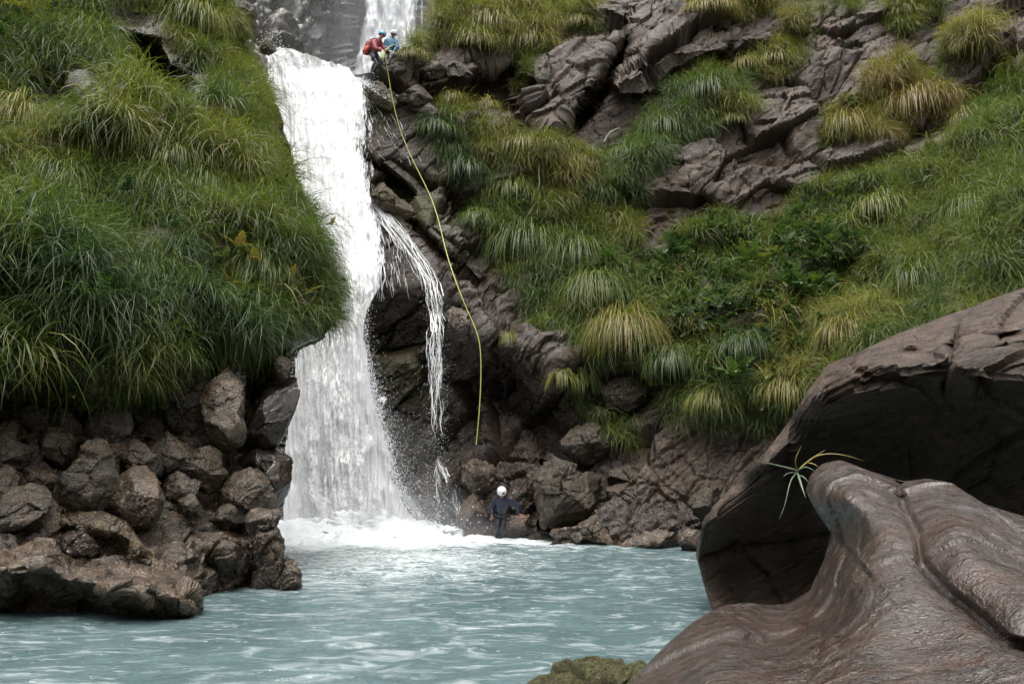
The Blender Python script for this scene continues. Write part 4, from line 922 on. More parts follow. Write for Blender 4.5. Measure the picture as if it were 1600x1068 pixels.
def pick(Pg, Ng, covg, num, r):
    """random places on a grid surface, by area and cover"""
    a = np.linalg.norm(np.cross(np.gradient(Pg, axis=0), np.gradient(Pg, axis=1)), axis=-1)*covg; a = a.ravel(); a = a/a.sum()
    i = r.choice(len(a), num, p=a); j = i
    P = Pg.reshape(-1, 3)[i] + r.normal(size=(num, 3))*.03
    return i, P, Ng.reshape(-1, 3)[i]
def orient(N, r, jit=.7):
    az = np.arctan2(N[:, 1], N[:, 0])+math.pi/2           # the tuft's front is -Y
    weak = np.hypot(N[:, 0], N[:, 1]) < .25
    az = az+r.normal(size=len(N))*jit+weak*r.uniform(-1.5, 1.5, len(N))
    tilt = r.normal(size=(len(N), 2))*.18
    tx = .35*np.hypot(N[:, 0], N[:, 1])                      # lean out from the wall
    return np.stack([tx+tilt[:, 0], tilt[:, 1], az], -1)
def patchy(P, s, sc): return vnoise(P/sc, s)
def tussocks(Pg, Ng, covg, ncen, per, radius, lift, filler, r):
    """tufts gathered into mounds, each pointing away from the middle of its mound"""
    ic, Pc, Nc = pick(Pg, Ng, covg, ncen, r)
    Nc = Nc+np.array([0, -.15, .25]); Nc /= np.linalg.norm(Nc, axis=1, keepdims=True)
    n = ncen*per; ci = np.repeat(np.arange(ncen), per)
    t1 = np.cross(Nc, [0, 0, 1.]); t1 /= np.linalg.norm(t1, axis=1, keepdims=True)+1e-9; t2 = np.cross(Nc, t1)
    size = np.clip(np.exp(r.normal(-.08, .38, ncen)), .4, 1.9)[ci]; a = r.uniform(0, 2*math.pi, n); q = np.sqrt(r.random(n))
    off = (t1[ci]*(np.cos(a)*q)[:, None]+t2[ci]*(np.sin(a)*q)[:, None])
    P = Pc[ci]+off*(radius*size)[:, None]+Nc[ci]*(lift*size*(1-q**2)-.05)[:, None]
    N = Nc[ci]+off*1.1; N /= np.linalg.norm(N, axis=1, keepdims=True)
    i2, P2, N2 = pick(Pg, Ng, covg, filler, r)
    return (np.concatenate([ic[ci], i2]), np.concatenate([P, P2]), np.concatenate([N, N2]), np.concatenate([size, r.uniform(.5, .8, filler)]), np.concatenate([ci, -np.ones(filler, int)]))
# left
r = np.random.default_rng(3)
i, P, N, sz, ci = tussocks(LPOS[:, :-25], ln_[:, :-25], lcov[:, :-25], 640, 9, .26, .26, 3200, r)
px_, py_ = PXY(P)
keep = (P[:, 2] > .5) & (px_ > -160) & (py_ > -200); P, N, px_, py_, sz, ci = P[keep], N[keep], px_[keep], py_[keep], sz[keep], ci[keep]
ct = r.normal(size=2000)*.10
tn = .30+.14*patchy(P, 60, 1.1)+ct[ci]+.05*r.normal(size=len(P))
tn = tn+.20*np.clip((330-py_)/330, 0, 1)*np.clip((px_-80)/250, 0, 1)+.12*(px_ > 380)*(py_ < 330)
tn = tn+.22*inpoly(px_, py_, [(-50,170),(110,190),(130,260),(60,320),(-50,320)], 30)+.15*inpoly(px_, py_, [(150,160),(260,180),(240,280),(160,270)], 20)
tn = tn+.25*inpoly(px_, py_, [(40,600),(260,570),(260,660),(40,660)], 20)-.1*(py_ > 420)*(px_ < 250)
idx = r.choice(6, len(P), p=[.24, .12, .30, .08, .20, .06])
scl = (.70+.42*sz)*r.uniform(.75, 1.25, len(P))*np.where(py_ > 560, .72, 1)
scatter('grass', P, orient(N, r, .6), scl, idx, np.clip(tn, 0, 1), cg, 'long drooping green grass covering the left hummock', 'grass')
i, P, N = pick(LPOS[:, :-25], ln_[:, :-25], lcov[:, :-25]*np.clip(inpoly(LX, LY, [(-50,320),(120,350),(170,470),(120,560),(-50,560)], 40)+.5*inpoly(LX, LY, [(-20,-20),(110,-20),(110,70),(-20,110)], 30)+.25, 0, 1)[:, :-25], 2000, r)
scatter('herbs', P+N*.16, orient(N, r), r.uniform(.7, 1.2, len(P)), r.integers(0, 3, len(P)), np.clip(.25+.25*r.normal(size=len(P)), 0, .8), ch, 'dark feathery leaves mixed into the left grass', 'herbs')
# right
i, P, N, sz, ci = tussocks(WALLP, np.concatenate([nrm, np.repeat(np.array([[0, 0, 1.]])[None], nb, 0).repeat(nx, 1)], 0), cov**2, 1150, 9, .34, .30, 5200, r)
px_, py_ = WPX.ravel()[i], WPY.ravel()[i]
ct = r.normal(size=2000)*.075
tn = tone.ravel()[i]+.10*patchy(P, 70, 1.6)+.04*r.normal(size=len(P))+ct[ci]
idx = r.choice(6, len(P), p=[.26, .10, .36, .04, .20, .04]); scl = (.72+.42*sz)*r.uniform(.75, 1.25, len(P))
herbz = inpoly(px_, py_, [(990,420),(1080,352),(1180,330),(1300,300),(1420,330),(1340,430),(1280,560),(1180,600),(1060,600),(1000,520)], 40)
ishb = r.random(len(P)) < np.maximum(.86*herbz, .07)
scatter('grass', P[~ishb], orient(N, r, .6)[~ishb], scl[~ishb], idx[~ishb], np.clip(tn, 0, 1)[~ishb], cg, 'hanging grass covering the ledges and slope of the right cliff', 'grass')
k = int(ishb.sum()); P2 = P[ishb]
scatter('herbs', P2+N[ishb]*.10, orient(N, r)[ishb], r.uniform(.8, 1.5, k), r.integers(0, 3, k), np.clip(.40+.18*r.normal(size=k)+.3*(r.random(k) < .04), 0, 1), ch, 'leafy bright green herbs filling the right slope', 'herbs')
print('scattered')

# ------------------------------------------------------------------ tussocks one can point at
def clump(px, py, wpx, hpx, tn, label, seed, n=240, left=False, spill=1.0, group=None):
    r = np.random.default_rng(seed)
    if left:
        j = np.abs(LX-px)+np.abs(LY-py); q = np.unravel_index(np.argmin(j), j.shape); Y = LPOS[q][1]-.05
    else: Y = wall_at(px, py, 8)-.05
    c = W(px, py, Y); s_ = FOC/(Y*1.02+ .0); w = wpx/s_; h = hpx/s_
    V = []; Fq = []; bl = []; al = []
    for k in range(n):
        a = r.uniform(0, 2*math.pi); q = math.sqrt(r.random()); x = q*math.cos(a); y = q*math.sin(a)
        p = np.array([x*w*.36, y*w*.18-.05, h*.18*(1-q*q)+r.normal()*.02])
        d = np.array([x*.9+r.normal()*.25, y*.6-.55+r.normal()*.2, .55+.6*(1-q)+r.normal()*.15]); d /= np.linalg.norm(d)
        ll = h*spill*r.uniform(.55, 1.15); seg = 7; wd_ = r.uniform(.55, 1.2)*max(.016, .022*Y/25); side = np.cross(d, [0, 0, 1.]); side /= np.linalg.norm(side)+1e-9
        b0 = len(V); cc = r.random(); dr = r.uniform(.8, 1.5); vel = d.copy()
        for i in range(seg+1):
            t = i/seg; ww = wd_*(1-t**2.2)*(.6+.4*min(1, t*4)); V += [p-side*ww/2, p+side*ww/2]; bl += [cc]*2; al += [t]*2
            if i < seg:
                Fq.append((b0+2*i, b0+2*i+1, b0+2*i+3, b0+2*i+2)); vel = vel+np.array([0, 0, -dr*(.25+.6*t)]); vel /= np.linalg.norm(vel); p = p+vel*ll/seg
    e = empty('grass_tussock', c, label, 'grass tussock', group)
    o = mkmesh('blades', np.array(V), Fq, M['grass'], e, {'blade': bl, 'along': al}, True); o['tone'] = float(tn); o['kind'] = 'stuff'; return e
CL = [
 (1112,150,120,66,.16,'thick blue-green tussock like combed hair hanging under the upper rock block'),
 (1040,205,80,60,.24,'green tussock stepping down left of the blue-green combed one'),
 (985,245,70,58,.30,'mid-green tussock on the diagonal grass band, beside the bare slab'),
 (1150,190,70,30,.58,'short yellow tussock under the right end of the combed blue-green one'),
 (978,520,105,78,.66,'big round yellow-green tussock above the black shaded boulder'),
 (1440,165,110,76,.84,'large straw-yellow tussock high on the right cliff'),
 (1330,200,80,60,.72,'brown and green tussock just left of the large straw-yellow one'),
 (1510,74,60,34,.80,'small dry tussock below the layered rock at top right'),
 (1512,190,50,46,.86,'rusty dry tussock beside the large straw-yellow one on its right'),
 (1418,22,70,34,.48,'green tussock at the top edge of the photo near the layered rock'),
 (1170,105,70,34,.74,'orange-brown dry tuft above the bare cracked slab'),
 (1215,95,60,40,.55,'yellow-green tuft on the right of the orange-brown one'),
 (1110,20,120,46,.74,'long straw-coloured tussock hanging from the top edge of the photo'),
 (905,38,44,30,.60,'single small yellow-green tuft above the great slab'),
 (708,158,40,32,.60,'small yellow-green tuft on the bare rock below the flat slab'),
 (762,168,28,30,.70,'thin dry tuft in front of the dark notch'),
 (685,205,70,44,.16,'pale blue-green tussock nearest the rope, topmost of three'),
 (700,240,70,44,.22,'middle blue-green tussock to the right of the rope'),
 (728,268,76,52,.14,'lowest and bluest tussock to the right of the rope'),
 (770,45,110,60,.60,'wide tussock on the skyline right of the upper waterfall'),
 (740,70,80,50,.62,'left lower lobe of the grass above the anchor'),
 (830,70,90,56,.66,'drooping yellow-green tussock over the dark notch'),
 (645,92,64,34,.60,'low mound of short grass beside the two climbers'),
 (745,345,52,44,.28,'round dark green tuft alone on the slab above the rope bend'),
 (800,300,80,50,.46,'green tussock below the brown root hollow'),
 (820,232,110,46,.64,'yellowish fringe of grass over the brown root hollow'),
 (900,255,80,46,.64,'dry golden tuft at the foot of the black crevice'),
 (820,385,110,90,.26,'long silver-green tussock hanging over the wet ribbed rock'),
 (900,400,110,80,.30,'silver-green tussock in the middle of the right cliff'),
 (905,600,44,50,.30,'bright green tuft hanging beside the black shaded boulder'),
 (878,592,30,40,.55,'small pale tuft on the wet rock left of the bright green one'),
 (795,530,14,26,.5,'tiny tuft growing from the wet overhang right of the rope'),
 (930,455,110,60,.34,'broad tussock above left of the big round yellow-green one'),
 (1165,545,110,60,.12,'pale grey-green tussock like a fountain low on the right slope'),
 (1050,565,70,50,.20,'blue-green tuft right of the big round yellow-green tussock'),
 (1330,520,110,70,.72,'straw-streaked tussock just above the great dark boulder'),
 (1440,440,120,80,.22,'dark blue-green tussock on the far right slope above the great boulder'),
 (1530,330,120,70,.30,'coarse green tussock at the right edge of the photo'),
 (1380,330,110,70,.46,'pale grassy tussock at the top of the right slope'),
 (1240,610,100,56,.66,'yellowish fringe tussock over the bare foot of the right cliff'),
 (1120,625,100,50,.60,'yellow-green fringe tussock left of the one over the bare foot'),
]
for i, (px, py, w, h, tn, lb) in enumerate(CL): clump(px, py, w, h, tn, lb, 1000+i, n=int(120+w*1.6)*(2 if 'big round' in lb else 1), spill=1.25 if 'big round' in lb else 1.0)
CLL = [
 (95,290,120,90,.34,'long pale-bladed tussock drooping above the feathery leaves on the left'),
 (250,255,150,90,.36,'bright green tussock in the middle of the left hummock'),
 (380,255,130,100,.22,'silvery tussock near the falls, upper right of the left hummock'),
 (300,40,150,90,.50,'yellow-green tussock at the top of the left hummock'),
 (190,170,90,70,.52,'pale tussock growing between the two dark hollows'),
 (400,430,150,90,.34,'hanging tussock above the dark hollow beside the falls'),
 (30,190,90,90,.62,'straw-tinted tussock at the left edge'),
 (310,300,120,80,.26,'dense deep-green tussock at the centre of the left hummock'),
 (210,430,130,90,.20,'dark green tussock right of the feathery leaves'),
 (500,440,60,90,.48,'brownish tussock at the tip of the left hummock against white water'),
]
for i, (px, py, w, h, tn, lb) in enumerate(CLL): clump(px, py, w*.8, h, tn, lb, 1100+i, 260, True)

# ------------------------------------------------------------------ leafy plants
def atleft(px, py, out=.3):
    j = np.abs(LX-px)+np.abs(LY-py); q = np.unravel_index(np.argmin(j), j.shape); Y = LPOS[q][1]-out
    return W(px, py, Y)
def leafthing(px, py, args, tn, label, cat='plant', left=True, s=1.0, seed=0, out=.35, rz=0):
    e = empty('leafy_twig' if cat == 'twig' else 'leafy_plant', atleft(px, py, out) if left else W(px, py, wall_at(px, py, 6)-out), label, cat)
    e.scale = (s, s, s); e.rotation_euler = (0, 0, rz)
    o = leafspray('foliage', *args, seed=seed); o.parent = e; o['tone'] = float(tn); o['kind'] = 'stuff'
    return e
leafthing(-10, 345, (7, 1.35, .05, .15), .25, 'feathery plant with long leaflets at the left edge, one tip turning orange', seed=31, rz=.9, out=.9)
leafthing(85, 420, (9, 1.0, .05, .13), .12, 'dark glossy feathery plant in the middle of the left grass', seed=32, rz=.4, out=.9)
leafthing(150, 470, (6, .7, .045, .11), .40, 'light green feathery shoots right of the dark glossy plant', seed=33, rz=.3, out=.85)
leafthing(60, 20, (5, .8, .07, .22), .72, 'bright lime-green leafy branch at the top left corner', seed=34, out=.9)
leafthing(8, 55, (5, .6, .06, .18), .30, 'dull green leafy plant at the left edge near the top', seed=35, out=.8)
leafthing(300, 185, (4, .4, .06, .12), .45, 'small sprig of round green leaves under the dark hollow', seed=36, out=.7)
leafthing(195, 300, (5, .5, .05, .10), .15, 'pale-backed leafy sprig in the middle of the left hummock', seed=37, out=.8)
for i, (px, py, s, tn, lb) in enumerate([(372, 385, .9, 1.0, 'sprig with cream and yellow leaves, left of three in the hummock'), (405, 408, .8, .98, 'pair of bright yellow leaves on a low twig near the falls'), (432, 345, .9, 1.0, 'orange and brown leaf sprig among the silvery grass'),
    (492, 362, .8, .95, 'twig of small yellow leaves leaning towards the falls'), (362, 442, .6, .98, 'low yellowing leaf sprig above the hanging grass'), (505, 410, .7, .9, 'small yellowish leaf sprig near the tip of the hummock'), (540, 440, .7, .55, 'dark leafy twig sticking out over the white water'), (470, 315, .7, .85, 'yellow-green flowering twig at the edge of the falls')]):
    leafthing(px, py, (3, .42, .085, .15), tn, lb, 'twig', True, s*.85, 40+i, .75)
for i, (px, py, tn, lb) in enumerate([(1170, 410, .62, 'bright yellow-green leaf cluster in the right herb slope'), (1050, 400, .2, 'large dark-leaved herb at the left of the right slope'), (1280, 380, .25, 'glossy dark herb at the top of the right slope'), (1150, 590, .45, 'pale-edged leafy herb under the fountain tussock'),
    (960, 420, .45, 'round-leaved bush below the silver-green tussock'), (1240, 450, .4, 'leafy herb with flat pale leaves in mid slope')]):
    leafthing(px, py, (9, .6, .09, .15, ), tn, lb, 'plant', False, 1.5, 60+i, .9)
for i, (px, py, w_) in enumerate([(448, 372, 'yellow leaf sprig between the orange sprig and the flowering twigs'), (478, 392, 'yellow-green leaf sprig below the twig that leans to the falls'), (515, 385, 'yellow leaf sprig at the very edge against the white water'), (522, 350, 'yellow-green leaf sprig standing out over the falls'),
    (460, 430, 'yellow leaf sprig above the overhang'), (488, 455, 'yellow-green leaf sprig just above the tip of the hummock'), (420, 455, 'yellow leaf sprig above the hanging fringe'), (350, 400, 'yellow-green leaf sprig left of the cream one'), (500, 330, 'yellow leaf sprig beside the flowering twig'), (455, 300, 'yellow-green leaf sprig highest on the falls side')]):
    leafthing(px, py, (2, .30, .07, .11), .95 if i % 2 == 0 else .8, 'tiny '+w_, 'twig', True, .75, 80+i, .75)['group'] = 'small leaf sprigs in the left grass'
def umbel(px, py, hgt, label, seed):
    r = np.random.default_rng(seed); c = W(px, py, wall_at(px, py, 6)-.5); root = empty('umbel_plant', c-np.array([0, 0, hgt]), label, 'plant')
    V = []; Fq = []
    for k in range(5):
        a = k*2*math.pi/5; b0 = len(V)
    st = np.array([[math.cos(a)*.012, math.sin(a)*.012, z] for z in (0, hgt) for a in np.linspace(0, 2*math.pi, 6, endpoint=False)])
    mkmesh('stem', st, [(i, (i+1) % 6, 6+(i+1) % 6, 6+i) for i in range(6)], M['grass'], root, {'blade': [.6]*12, 'along': [.3]*12})
    for k in range(9):
        a = r.uniform(0, 6.28); rd = r.uniform(.05, .32) if k else 0; cx, cy, cz = rd*math.cos(a), rd*math.sin(a), hgt-.10+.10*(1-rd)
        V = []; Fq = []
        for q in range(46):
            u = r.normal(size=3)*np.array([.07, .07, .025]); s_ = .018; b0 = len(V)
            V += [u+np.array([cx-s_, cy, cz]), u+np.array([cx, cy-s_, cz+.01]), u+np.array([cx+s_, cy, cz]), u+np.array([cx, cy+s_, cz+.01])]; Fq.append((b0, b0+1, b0+2, b0+3))
        mkmesh('flower_head', np.array(V), Fq, M['umbel'], root)['kind'] = 'stuff'
    return root
M['umbel'] = plain('umbel_green', (.15, .15, .055), .7)
umbel(1105, 345, 1.0, 'tall stalk with a flat greenish seed umbel above the herb slope', 1)
umbel(1052, 330, .5, 'flat greenish seed umbel against bare rock, upper left of the tall stalk', 2)
umbel(1208, 322, .35, 'small yellowish umbel at the top edge of the right slope', 3)

# long blades growing from the cleft between the two great boulders
pl = empty('grass_plant', W(1248, 745, 6.3), 'small plant of long arching grass blades between the two great foreground boulders', 'plant')
M['blade'] = plain('pale_grass_blade', (.10, .14, .085), .45); M['bladey'] = plain('yellow_grass_blade', (.26, .22, .06), .5)
def strip(name, pts, w, mat, parent):
    P = np.array([W(x, y, Y) for x, y, Y in pts]); t = np.linspace(0, 1, 22); tk = np.linspace(0, 1, len(P))
    # smooth curve through the points
    for _ in range(3):
        Q = np.empty((2*len(P)-1, 3)); Q[::2] = P; Q[1::2] = (P[1:]+P[:-1])/2
        Q[2:-2:2] = .25*Q[1:-3:2]+.5*Q[2:-2:2]+.25*Q[3:-1:2]; P = Q
    T = np.gradient(P, axis=0); T /= np.linalg.norm(T, axis=1, keepdims=True); vd = P-np.array([0, 0, CAMH]); vd /= np.linalg.norm(vd, axis=1, keepdims=True)
    sdv = np.cross(T, vd); sdv /= np.linalg.norm(sdv, axis=1, keepdims=True); s_ = np.linspace(0, 1, len(P)); ww = (w*(1-s_**2)*(.5+.5*np.minimum(1, s_*5)))[:, None]/2+.0006
    up = np.cross(sdv, T)
    V = np.stack([P-sdv*ww, P+up*ww*.35, P+sdv*ww, P-up*ww*.2], 1).reshape(-1, 3)
    o = mkmesh(name, V, gridfaces(len(P), 4, True), mat); child(o, parent); return o
for k, (pts, w, mt) in enumerate([([(1247,735,6.3),(1228,730,6.2),(1178,718,6.1)], .016, 'blade'), ([(1247,735,6.3),(1262,720,6.25),(1290,702,6.2)], .015, 'bladey'), ([(1250,732,6.3),(1275,708,6.25),(1315,708,6.2),(1350,720,6.25)], .008, 'bladey'),
      ([(1246,738,6.3),(1252,758,6.15),(1259,778,6.1)], .020, 'blade'), ([(1246,738,6.3),(1234,748,6.2),(1228,788,6.15),(1217,811,6.15)], .010, 'blade'), ([(1246,733,6.3),(1240,720,6.2),(1252,697,6.2)], .009, 'bladey'),
      ([(1243,738,6.3),(1258,726,6.2),(1273,736,6.15)], .012, 'blade'), ([(1248,742,6.3),(1256,744,6.2),(1263,753,6.15)], .011, 'blade'), ([(1243,738,6.3),(1230,738,6.2),(1224,745,6.2)], .008, 'blade'), ([(1260,722,6.3),(1272,724,6.2),(1280,730,6.2)], .007, 'bladey')]):
    strip('blade', pts, w, M[mt], pl)
# hanging dead root
def tube(name, P, rad_, mat, parent=None, ns=8, smooth=3, label=None, cat=None, taper=None):
    P = np.array(P, float)
    for _ in range(smooth):
        Q = np.empty((2*len(P)-1, 3)); Q[::2] = P; Q[1::2] = (P[1:]+P[:-1])/2
        Q[2:-2:2] = .25*Q[1:-3:2]+.5*Q[2:-2:2]+.25*Q[3:-1:2]; P = Q
    T = np.gradient(P, axis=0); T /= np.linalg.norm(T, axis=1, keepdims=True)+1e-9; ref = np.array([0, 1., .01]); A = np.cross(T, ref); A /= np.linalg.norm(A, axis=1, keepdims=True)+1e-9; B = np.cross(T, A)
    th_ = np.linspace(0, 2*math.pi, ns, endpoint=False); rr = np.full(len(P), rad_) if taper is None else rad_*np.linspace(1, taper, len(P))
    V = P[:, None]+(A[:, None]*np.cos(th_)[None, :, None]+B[:, None]*np.sin(th_)[None, :, None])*rr[:, None, None]
    F_ = gridfaces(len(P), ns, True)
    o = mkmesh(name, V.reshape(-1, 3), F_, mat, None, None, True, P[-1] if parent is None else None)
    if parent is not None: child(o, parent)
    if label: tag(o, label, cat)
    return o
M['deadwood'] = plain('dead_wood', (.30, .27, .24), .8, 0, .3, 40)
yy = wall_at(842, 280, 8)-.25
tube('dead_root', [W(843, 255, yy+.1), W(841, 272, yy), W(844, 285, yy), W(840, 300, yy)], .028, M['deadwood'], None, 6, 2, 'pale dead root hanging in front of the brown hollow', 'root', .5)
tube('dead_stick', [W(944, 222, wall_at(944,222,5)-.1), W(952, 205, wall_at(952,205,5)-.2), W(968, 200, wall_at(968,200,5)-.15)], .03, M['deadwood'], None, 6, 2, 'grey dead stick lying on the rock above the diagonal grass band', 'stick', .5)
tube('dead_stick', [atleft(165, 95, .5), atleft(178, 100, .55), atleft(192, 104, .5)], .018, M['deadwood'], None, 6, 2, 'thin pale stick poking into the dark hollow on the left', 'stick', .6)

# ------------------------------------------------------------------ people
def skinned(pts, edges, radii, root, sub=2):
    me = bpy.data.meshes.new('tmp'); me.from_pydata([tuple(p) for p in pts], edges, []); o = bpy.data.objects.new('tmp', me); C.objects.link(o)
    md = o.modifiers.new('s', 'SKIN'); md.use_smooth_shade = True
    sk = me.skin_vertices[0].data
    for i, q in enumerate(radii): sk[i].radius = (q, q) if not isinstance(q, tuple) else q; sk[i].use_root = (i == root)
    m2 = o.modifiers.new('u', 'SUBSURF'); m2.levels = sub; m2.render_levels = sub
    dg = bpy.context.evaluated_depsgraph_get(); e = o.evaluated_get(dg); m = e.to_mesh()
    V = np.empty(len(m.vertices)*3, np.float32); m.vertices.foreach_get('co', V); F_ = [tuple(p.vertices) for p in m.polygons]
    e.to_mesh_clear(); bpy.data.objects.remove(o); bpy.data.meshes.remove(me)
    return V.reshape(-1, 3).astype(float), F_
def pymesh(name, V, F_, mats, midx, parent, smooth=True):
    me = bpy.data.meshes.new(name); me.from_pydata([tuple(v) for v in V], [], F_)
    for m in mats: me.materials.append(m)
    for p, i in zip(me.polygons, midx): p.material_index = i; p.use_smooth = smooth
    o = bpy.data.objects.new(name, me); C.objects.link(o)
    if parent is not None: o.parent = parent; o.location = -Vector(parent.location)
    return o
def segd(p, a, b):
    e = b-a; t = np.clip(((p-a)@e)/(e@e+1e-9), 0, 1); return np.linalg.norm(p-a-t[..., None]*e, axis=-1)
M['skin'] = plain('skin', (.28, .15, .11), .5); M['neoprene'] = plain('black_neoprene', (.018, .019, .024), .5); M['navy'] = plain('navy_neoprene', (.008, .012, .032), .5)
M['redj'] = plain('red_jacket', (.19, .016, .022), .6); M['bluej'] = plain('teal_blue_jacket', (.012, .095, .165), .6); M['whitep'] = plain('white_helmet_shell', (.6, .6, .61), .3)
M['bluep'] = plain('blue_helmet_shell', (.07, .24, .34), .35); M['orange'] = plain('orange_fabric', (.40, .055, .02), .6); M['web'] = plain('grey_webbing', (.45, .45, .45), .7); M['ropem'] = plain('yellow_green_rope', (.36, .38, .10), .6, 0, .25, 60); M['glove'] = plain('pale_glove', (.5, .5, .45), .6); M['eye'] = plain('dark_eye', (.02, .015, .01), .2)
def person(J, face, label, body, jacket, helmet, handm, mark=False, hands_dir=((0, 0, -1), (0, 0, -1)), legm=None):
    """J: name -> (px, py, Y)"""
    P = {k: W(*v) for k, v in J.items()}
    names = ['pelvis', 'spine', 'chest', 'neck', 'jaw', 'head', 'crown', 'sh0', 'el0', 'wr0', 'pa0', 'sh1', 'el1', 'wr1', 'pa1', 'hi0', 'kn0', 'an0', 'to0', 'hi1', 'kn1', 'an1', 'to1', 'nose']
    f = np.array(face, float); f /= np.linalg.norm(f); upv = P['head']-P['neck']; upv /= np.linalg.norm(upv)
    P['jaw'] = P['neck']+upv*.07+f*.02; P['crown'] = P['head']+upv*.05-f*.01; P['nose'] = P['head']-upv*.005+f*.118
    for s_ in '01':
        h = np.array(hands_dir[int(s_)], float); h /= np.linalg.norm(h); P['pa'+s_] = P['wr'+s_]+h*.085
    pts = [P[k_] for k_ in names]; ix = {k_: i for i, k_ in enumerate(names)}
    E = [('pelvis', 'spine'), ('spine', 'chest'), ('chest', 'neck'), ('neck', 'jaw'), ('jaw', 'head'), ('head', 'crown'), ('head', 'nose')]
    for s_ in '01': E += [('chest', 'sh'+s_), ('sh'+s_, 'el'+s_), ('el'+s_, 'wr'+s_), ('wr'+s_, 'pa'+s_), ('pelvis', 'hi'+s_), ('hi'+s_, 'kn'+s_), ('kn'+s_, 'an'+s_), ('an'+s_, 'to'+s_)]
    rd = dict(pelvis=.145, spine=.13, chest=.155, neck=.058, jaw=.066, head=.092, crown=.075, nose=.014)
    for s_ in '01': rd.update({'sh'+s_: .078, 'el'+s_: .052, 'wr'+s_: .034, 'pa'+s_: .036, 'hi'+s_: .105, 'kn'+s_: .066, 'an'+s_: .048, 'to'+s_: .042})
    V, F_ = skinned(pts, [(ix[a], ix[b]) for a, b in E], [rd[k_] for k_ in names], 0)
    V = list(V); nb0 = len(F_)
    for s_ in '01':                                       # fingers and thumb
        h = np.array(hands_dir[int(s_)], float); h /= np.linalg.norm(h); sd_ = np.cross(h, [0, 1., .2]); sd_ /= np.linalg.norm(sd_)+1e-9; dn = np.cross(sd_, h)
        for q, (o_, L_) in enumerate([(-.030, .062), (-.010, .075), (.010, .078), (.028, .066), (.040, .05)]):
            b_ = P['pa'+s_]+sd_*o_*.9 - (h*.03 if q == 4 else 0); dv = h+(sd_*.8 if q == 4 else sd_*o_*3)
            c1 = b_+dv*L_*.55; c2 = c1+(dv*.6+dn*.6)*L_*.4; c3 = c2+(dv*.2+dn*.9)*L_*.3
            fv, ff_ = skinned([b_, c1, c2, c3], [(0, 1), (1, 2), (2, 3)], [.011, .010, .009, .007], 0, 1)
            off = len(V); V += list(fv); F_ += [tuple(off+i for i in t) for t in ff_]
    V = np.array(V); cen = np.array([V[list(t)].mean(0) for t in F_])
    # which part of the body a face belongs to
    dist = np.array([segd(cen, P[a], P[b]) for a, b in E]); near = dist.argmin(0); nm = [E[i] for i in near]
    midx = []
    for i, (a, b) in enumerate(nm):
        if i >= nb0 or b.startswith('pa'): midx.append(2)
        elif a in ('jaw', 'head') or b == 'jaw': midx.append(1)
        else: midx.append(0)
    base = P['an0'].copy(); base[2] = min(P['an0'][2], P['an1'][2])-.06
    root = empty('person', base, label, 'person')
    pymesh('body', V, F_, [legm or body, M['skin'], handm], midx, root)
    if jacket is not None:                                # upper-body shell lifted off the skin
        keep = [i for i, (a, b) in enumerate(nm) if i < nb0 and ((a in ('spine', 'chest') and b != 'jaw') or a[:2] in ('sh', 'el')) and not b.startswith('pa')]
        used = sorted({v for i in keep for v in F_[i]}); mp_ = {v: k_ for k_, v in enumerate(used)}
        vn = np.zeros_like(V)
        for i in keep:
            t = F_[i]; n_ = np.cross(V[t[2]]-V[t[0]], V[t[-1]]-V[t[1]]); n_ /= np.linalg.norm(n_)+1e-9
            for v in t: vn[v] += n_
        vn /= np.linalg.norm(vn, axis=1, keepdims=True)+1e-9
        U_ = V[used]+vn[used]*(.024+.008*np.random.default_rng(5).random((len(used), 1)))
        pymesh('jacket', U_, [tuple(mp_[v] for v in F_[i]) for i in keep], [jacket], [0]*len(keep), root)
    # helmet: a deep bowl with a rim
    z = upv*.92-f*.2; z /= np.linalg.norm(z); x = np.cross(z, f); x /= np.linalg.norm(x); y = np.cross(z, x)
    a_, p_ = np.meshgrid(np.linspace(0, 2*math.pi, 40, endpoint=False), np.concatenate([np.linspace(0.02, 1.85, 20), [1.9, 1.88], np.linspace(1.8, .02, 8)]))
    rr = np.concatenate([np.full(20, 1.), [1.04, .93], np.full(8, .9)])[:, None]
    hc = P['head']+upv*.025
    HV = hc+rr[..., None]*(x*(np.sin(p_)*np.cos(a_)*.125)[..., None]+y*(np.sin(p_)*np.sin(a_)*.142)[..., None]+z*(np.cos(p_)*.125)[..., None])
    hf = [tuple(t) for t in gridfaces(30, 40, True)]
    HVf = HV.reshape(-1, 3); midx = [1 if (mark and abs(((HVf[t[0]]-hc)@(f+x*.5)))-.09 > 0 and -.01 < (HVf[t[0]]-hc)@z < .05 and 0 < (HVf[t[0]]-hc)@x < .06) else 0 for t in hf]
    pymesh('helmet', HVf, hf, [helmet, M['navy']], midx, root)
    for s_ in (-1, 1):
        ec = P['head']+f*.085+x*s_*.032+upv*.012
        u_, v_ = np.meshgrid(np.linspace(0, 2*math.pi, 8, endpoint=False), np.linspace(0, math.pi, 6)); EV = ec+.011*np.stack([np.sin(v_)*np.cos(u_), np.sin(v_)*np.sin(u_), np.cos(v_)], -1)
        pymesh('eye', EV.reshape(-1, 3), [tuple(t) for t in gridfaces(6, 8, True)], [M['eye']], [0]*40, root)
    mv = [P['head']+f*.082-upv*.05+x*q for q in (-.025, 0, .025)]
    tube('mouth', mv, .006, M['orange'], root, 6, 1)
    # harness: belt and two leg loops
    def ring(name, c, ax, r_, tr, mat):
        ax = ax/np.linalg.norm(ax); e1 = np.cross(ax, [.3, 1, .2]); e1 /= np.linalg.norm(e1); e2 = np.cross(ax, e1)
        tube(name, [c+(e1*math.cos(q)+e2*math.sin(q))*r_ for q in np.linspace(0, 2*math.pi, 21)], tr, mat, root, 6, 0)
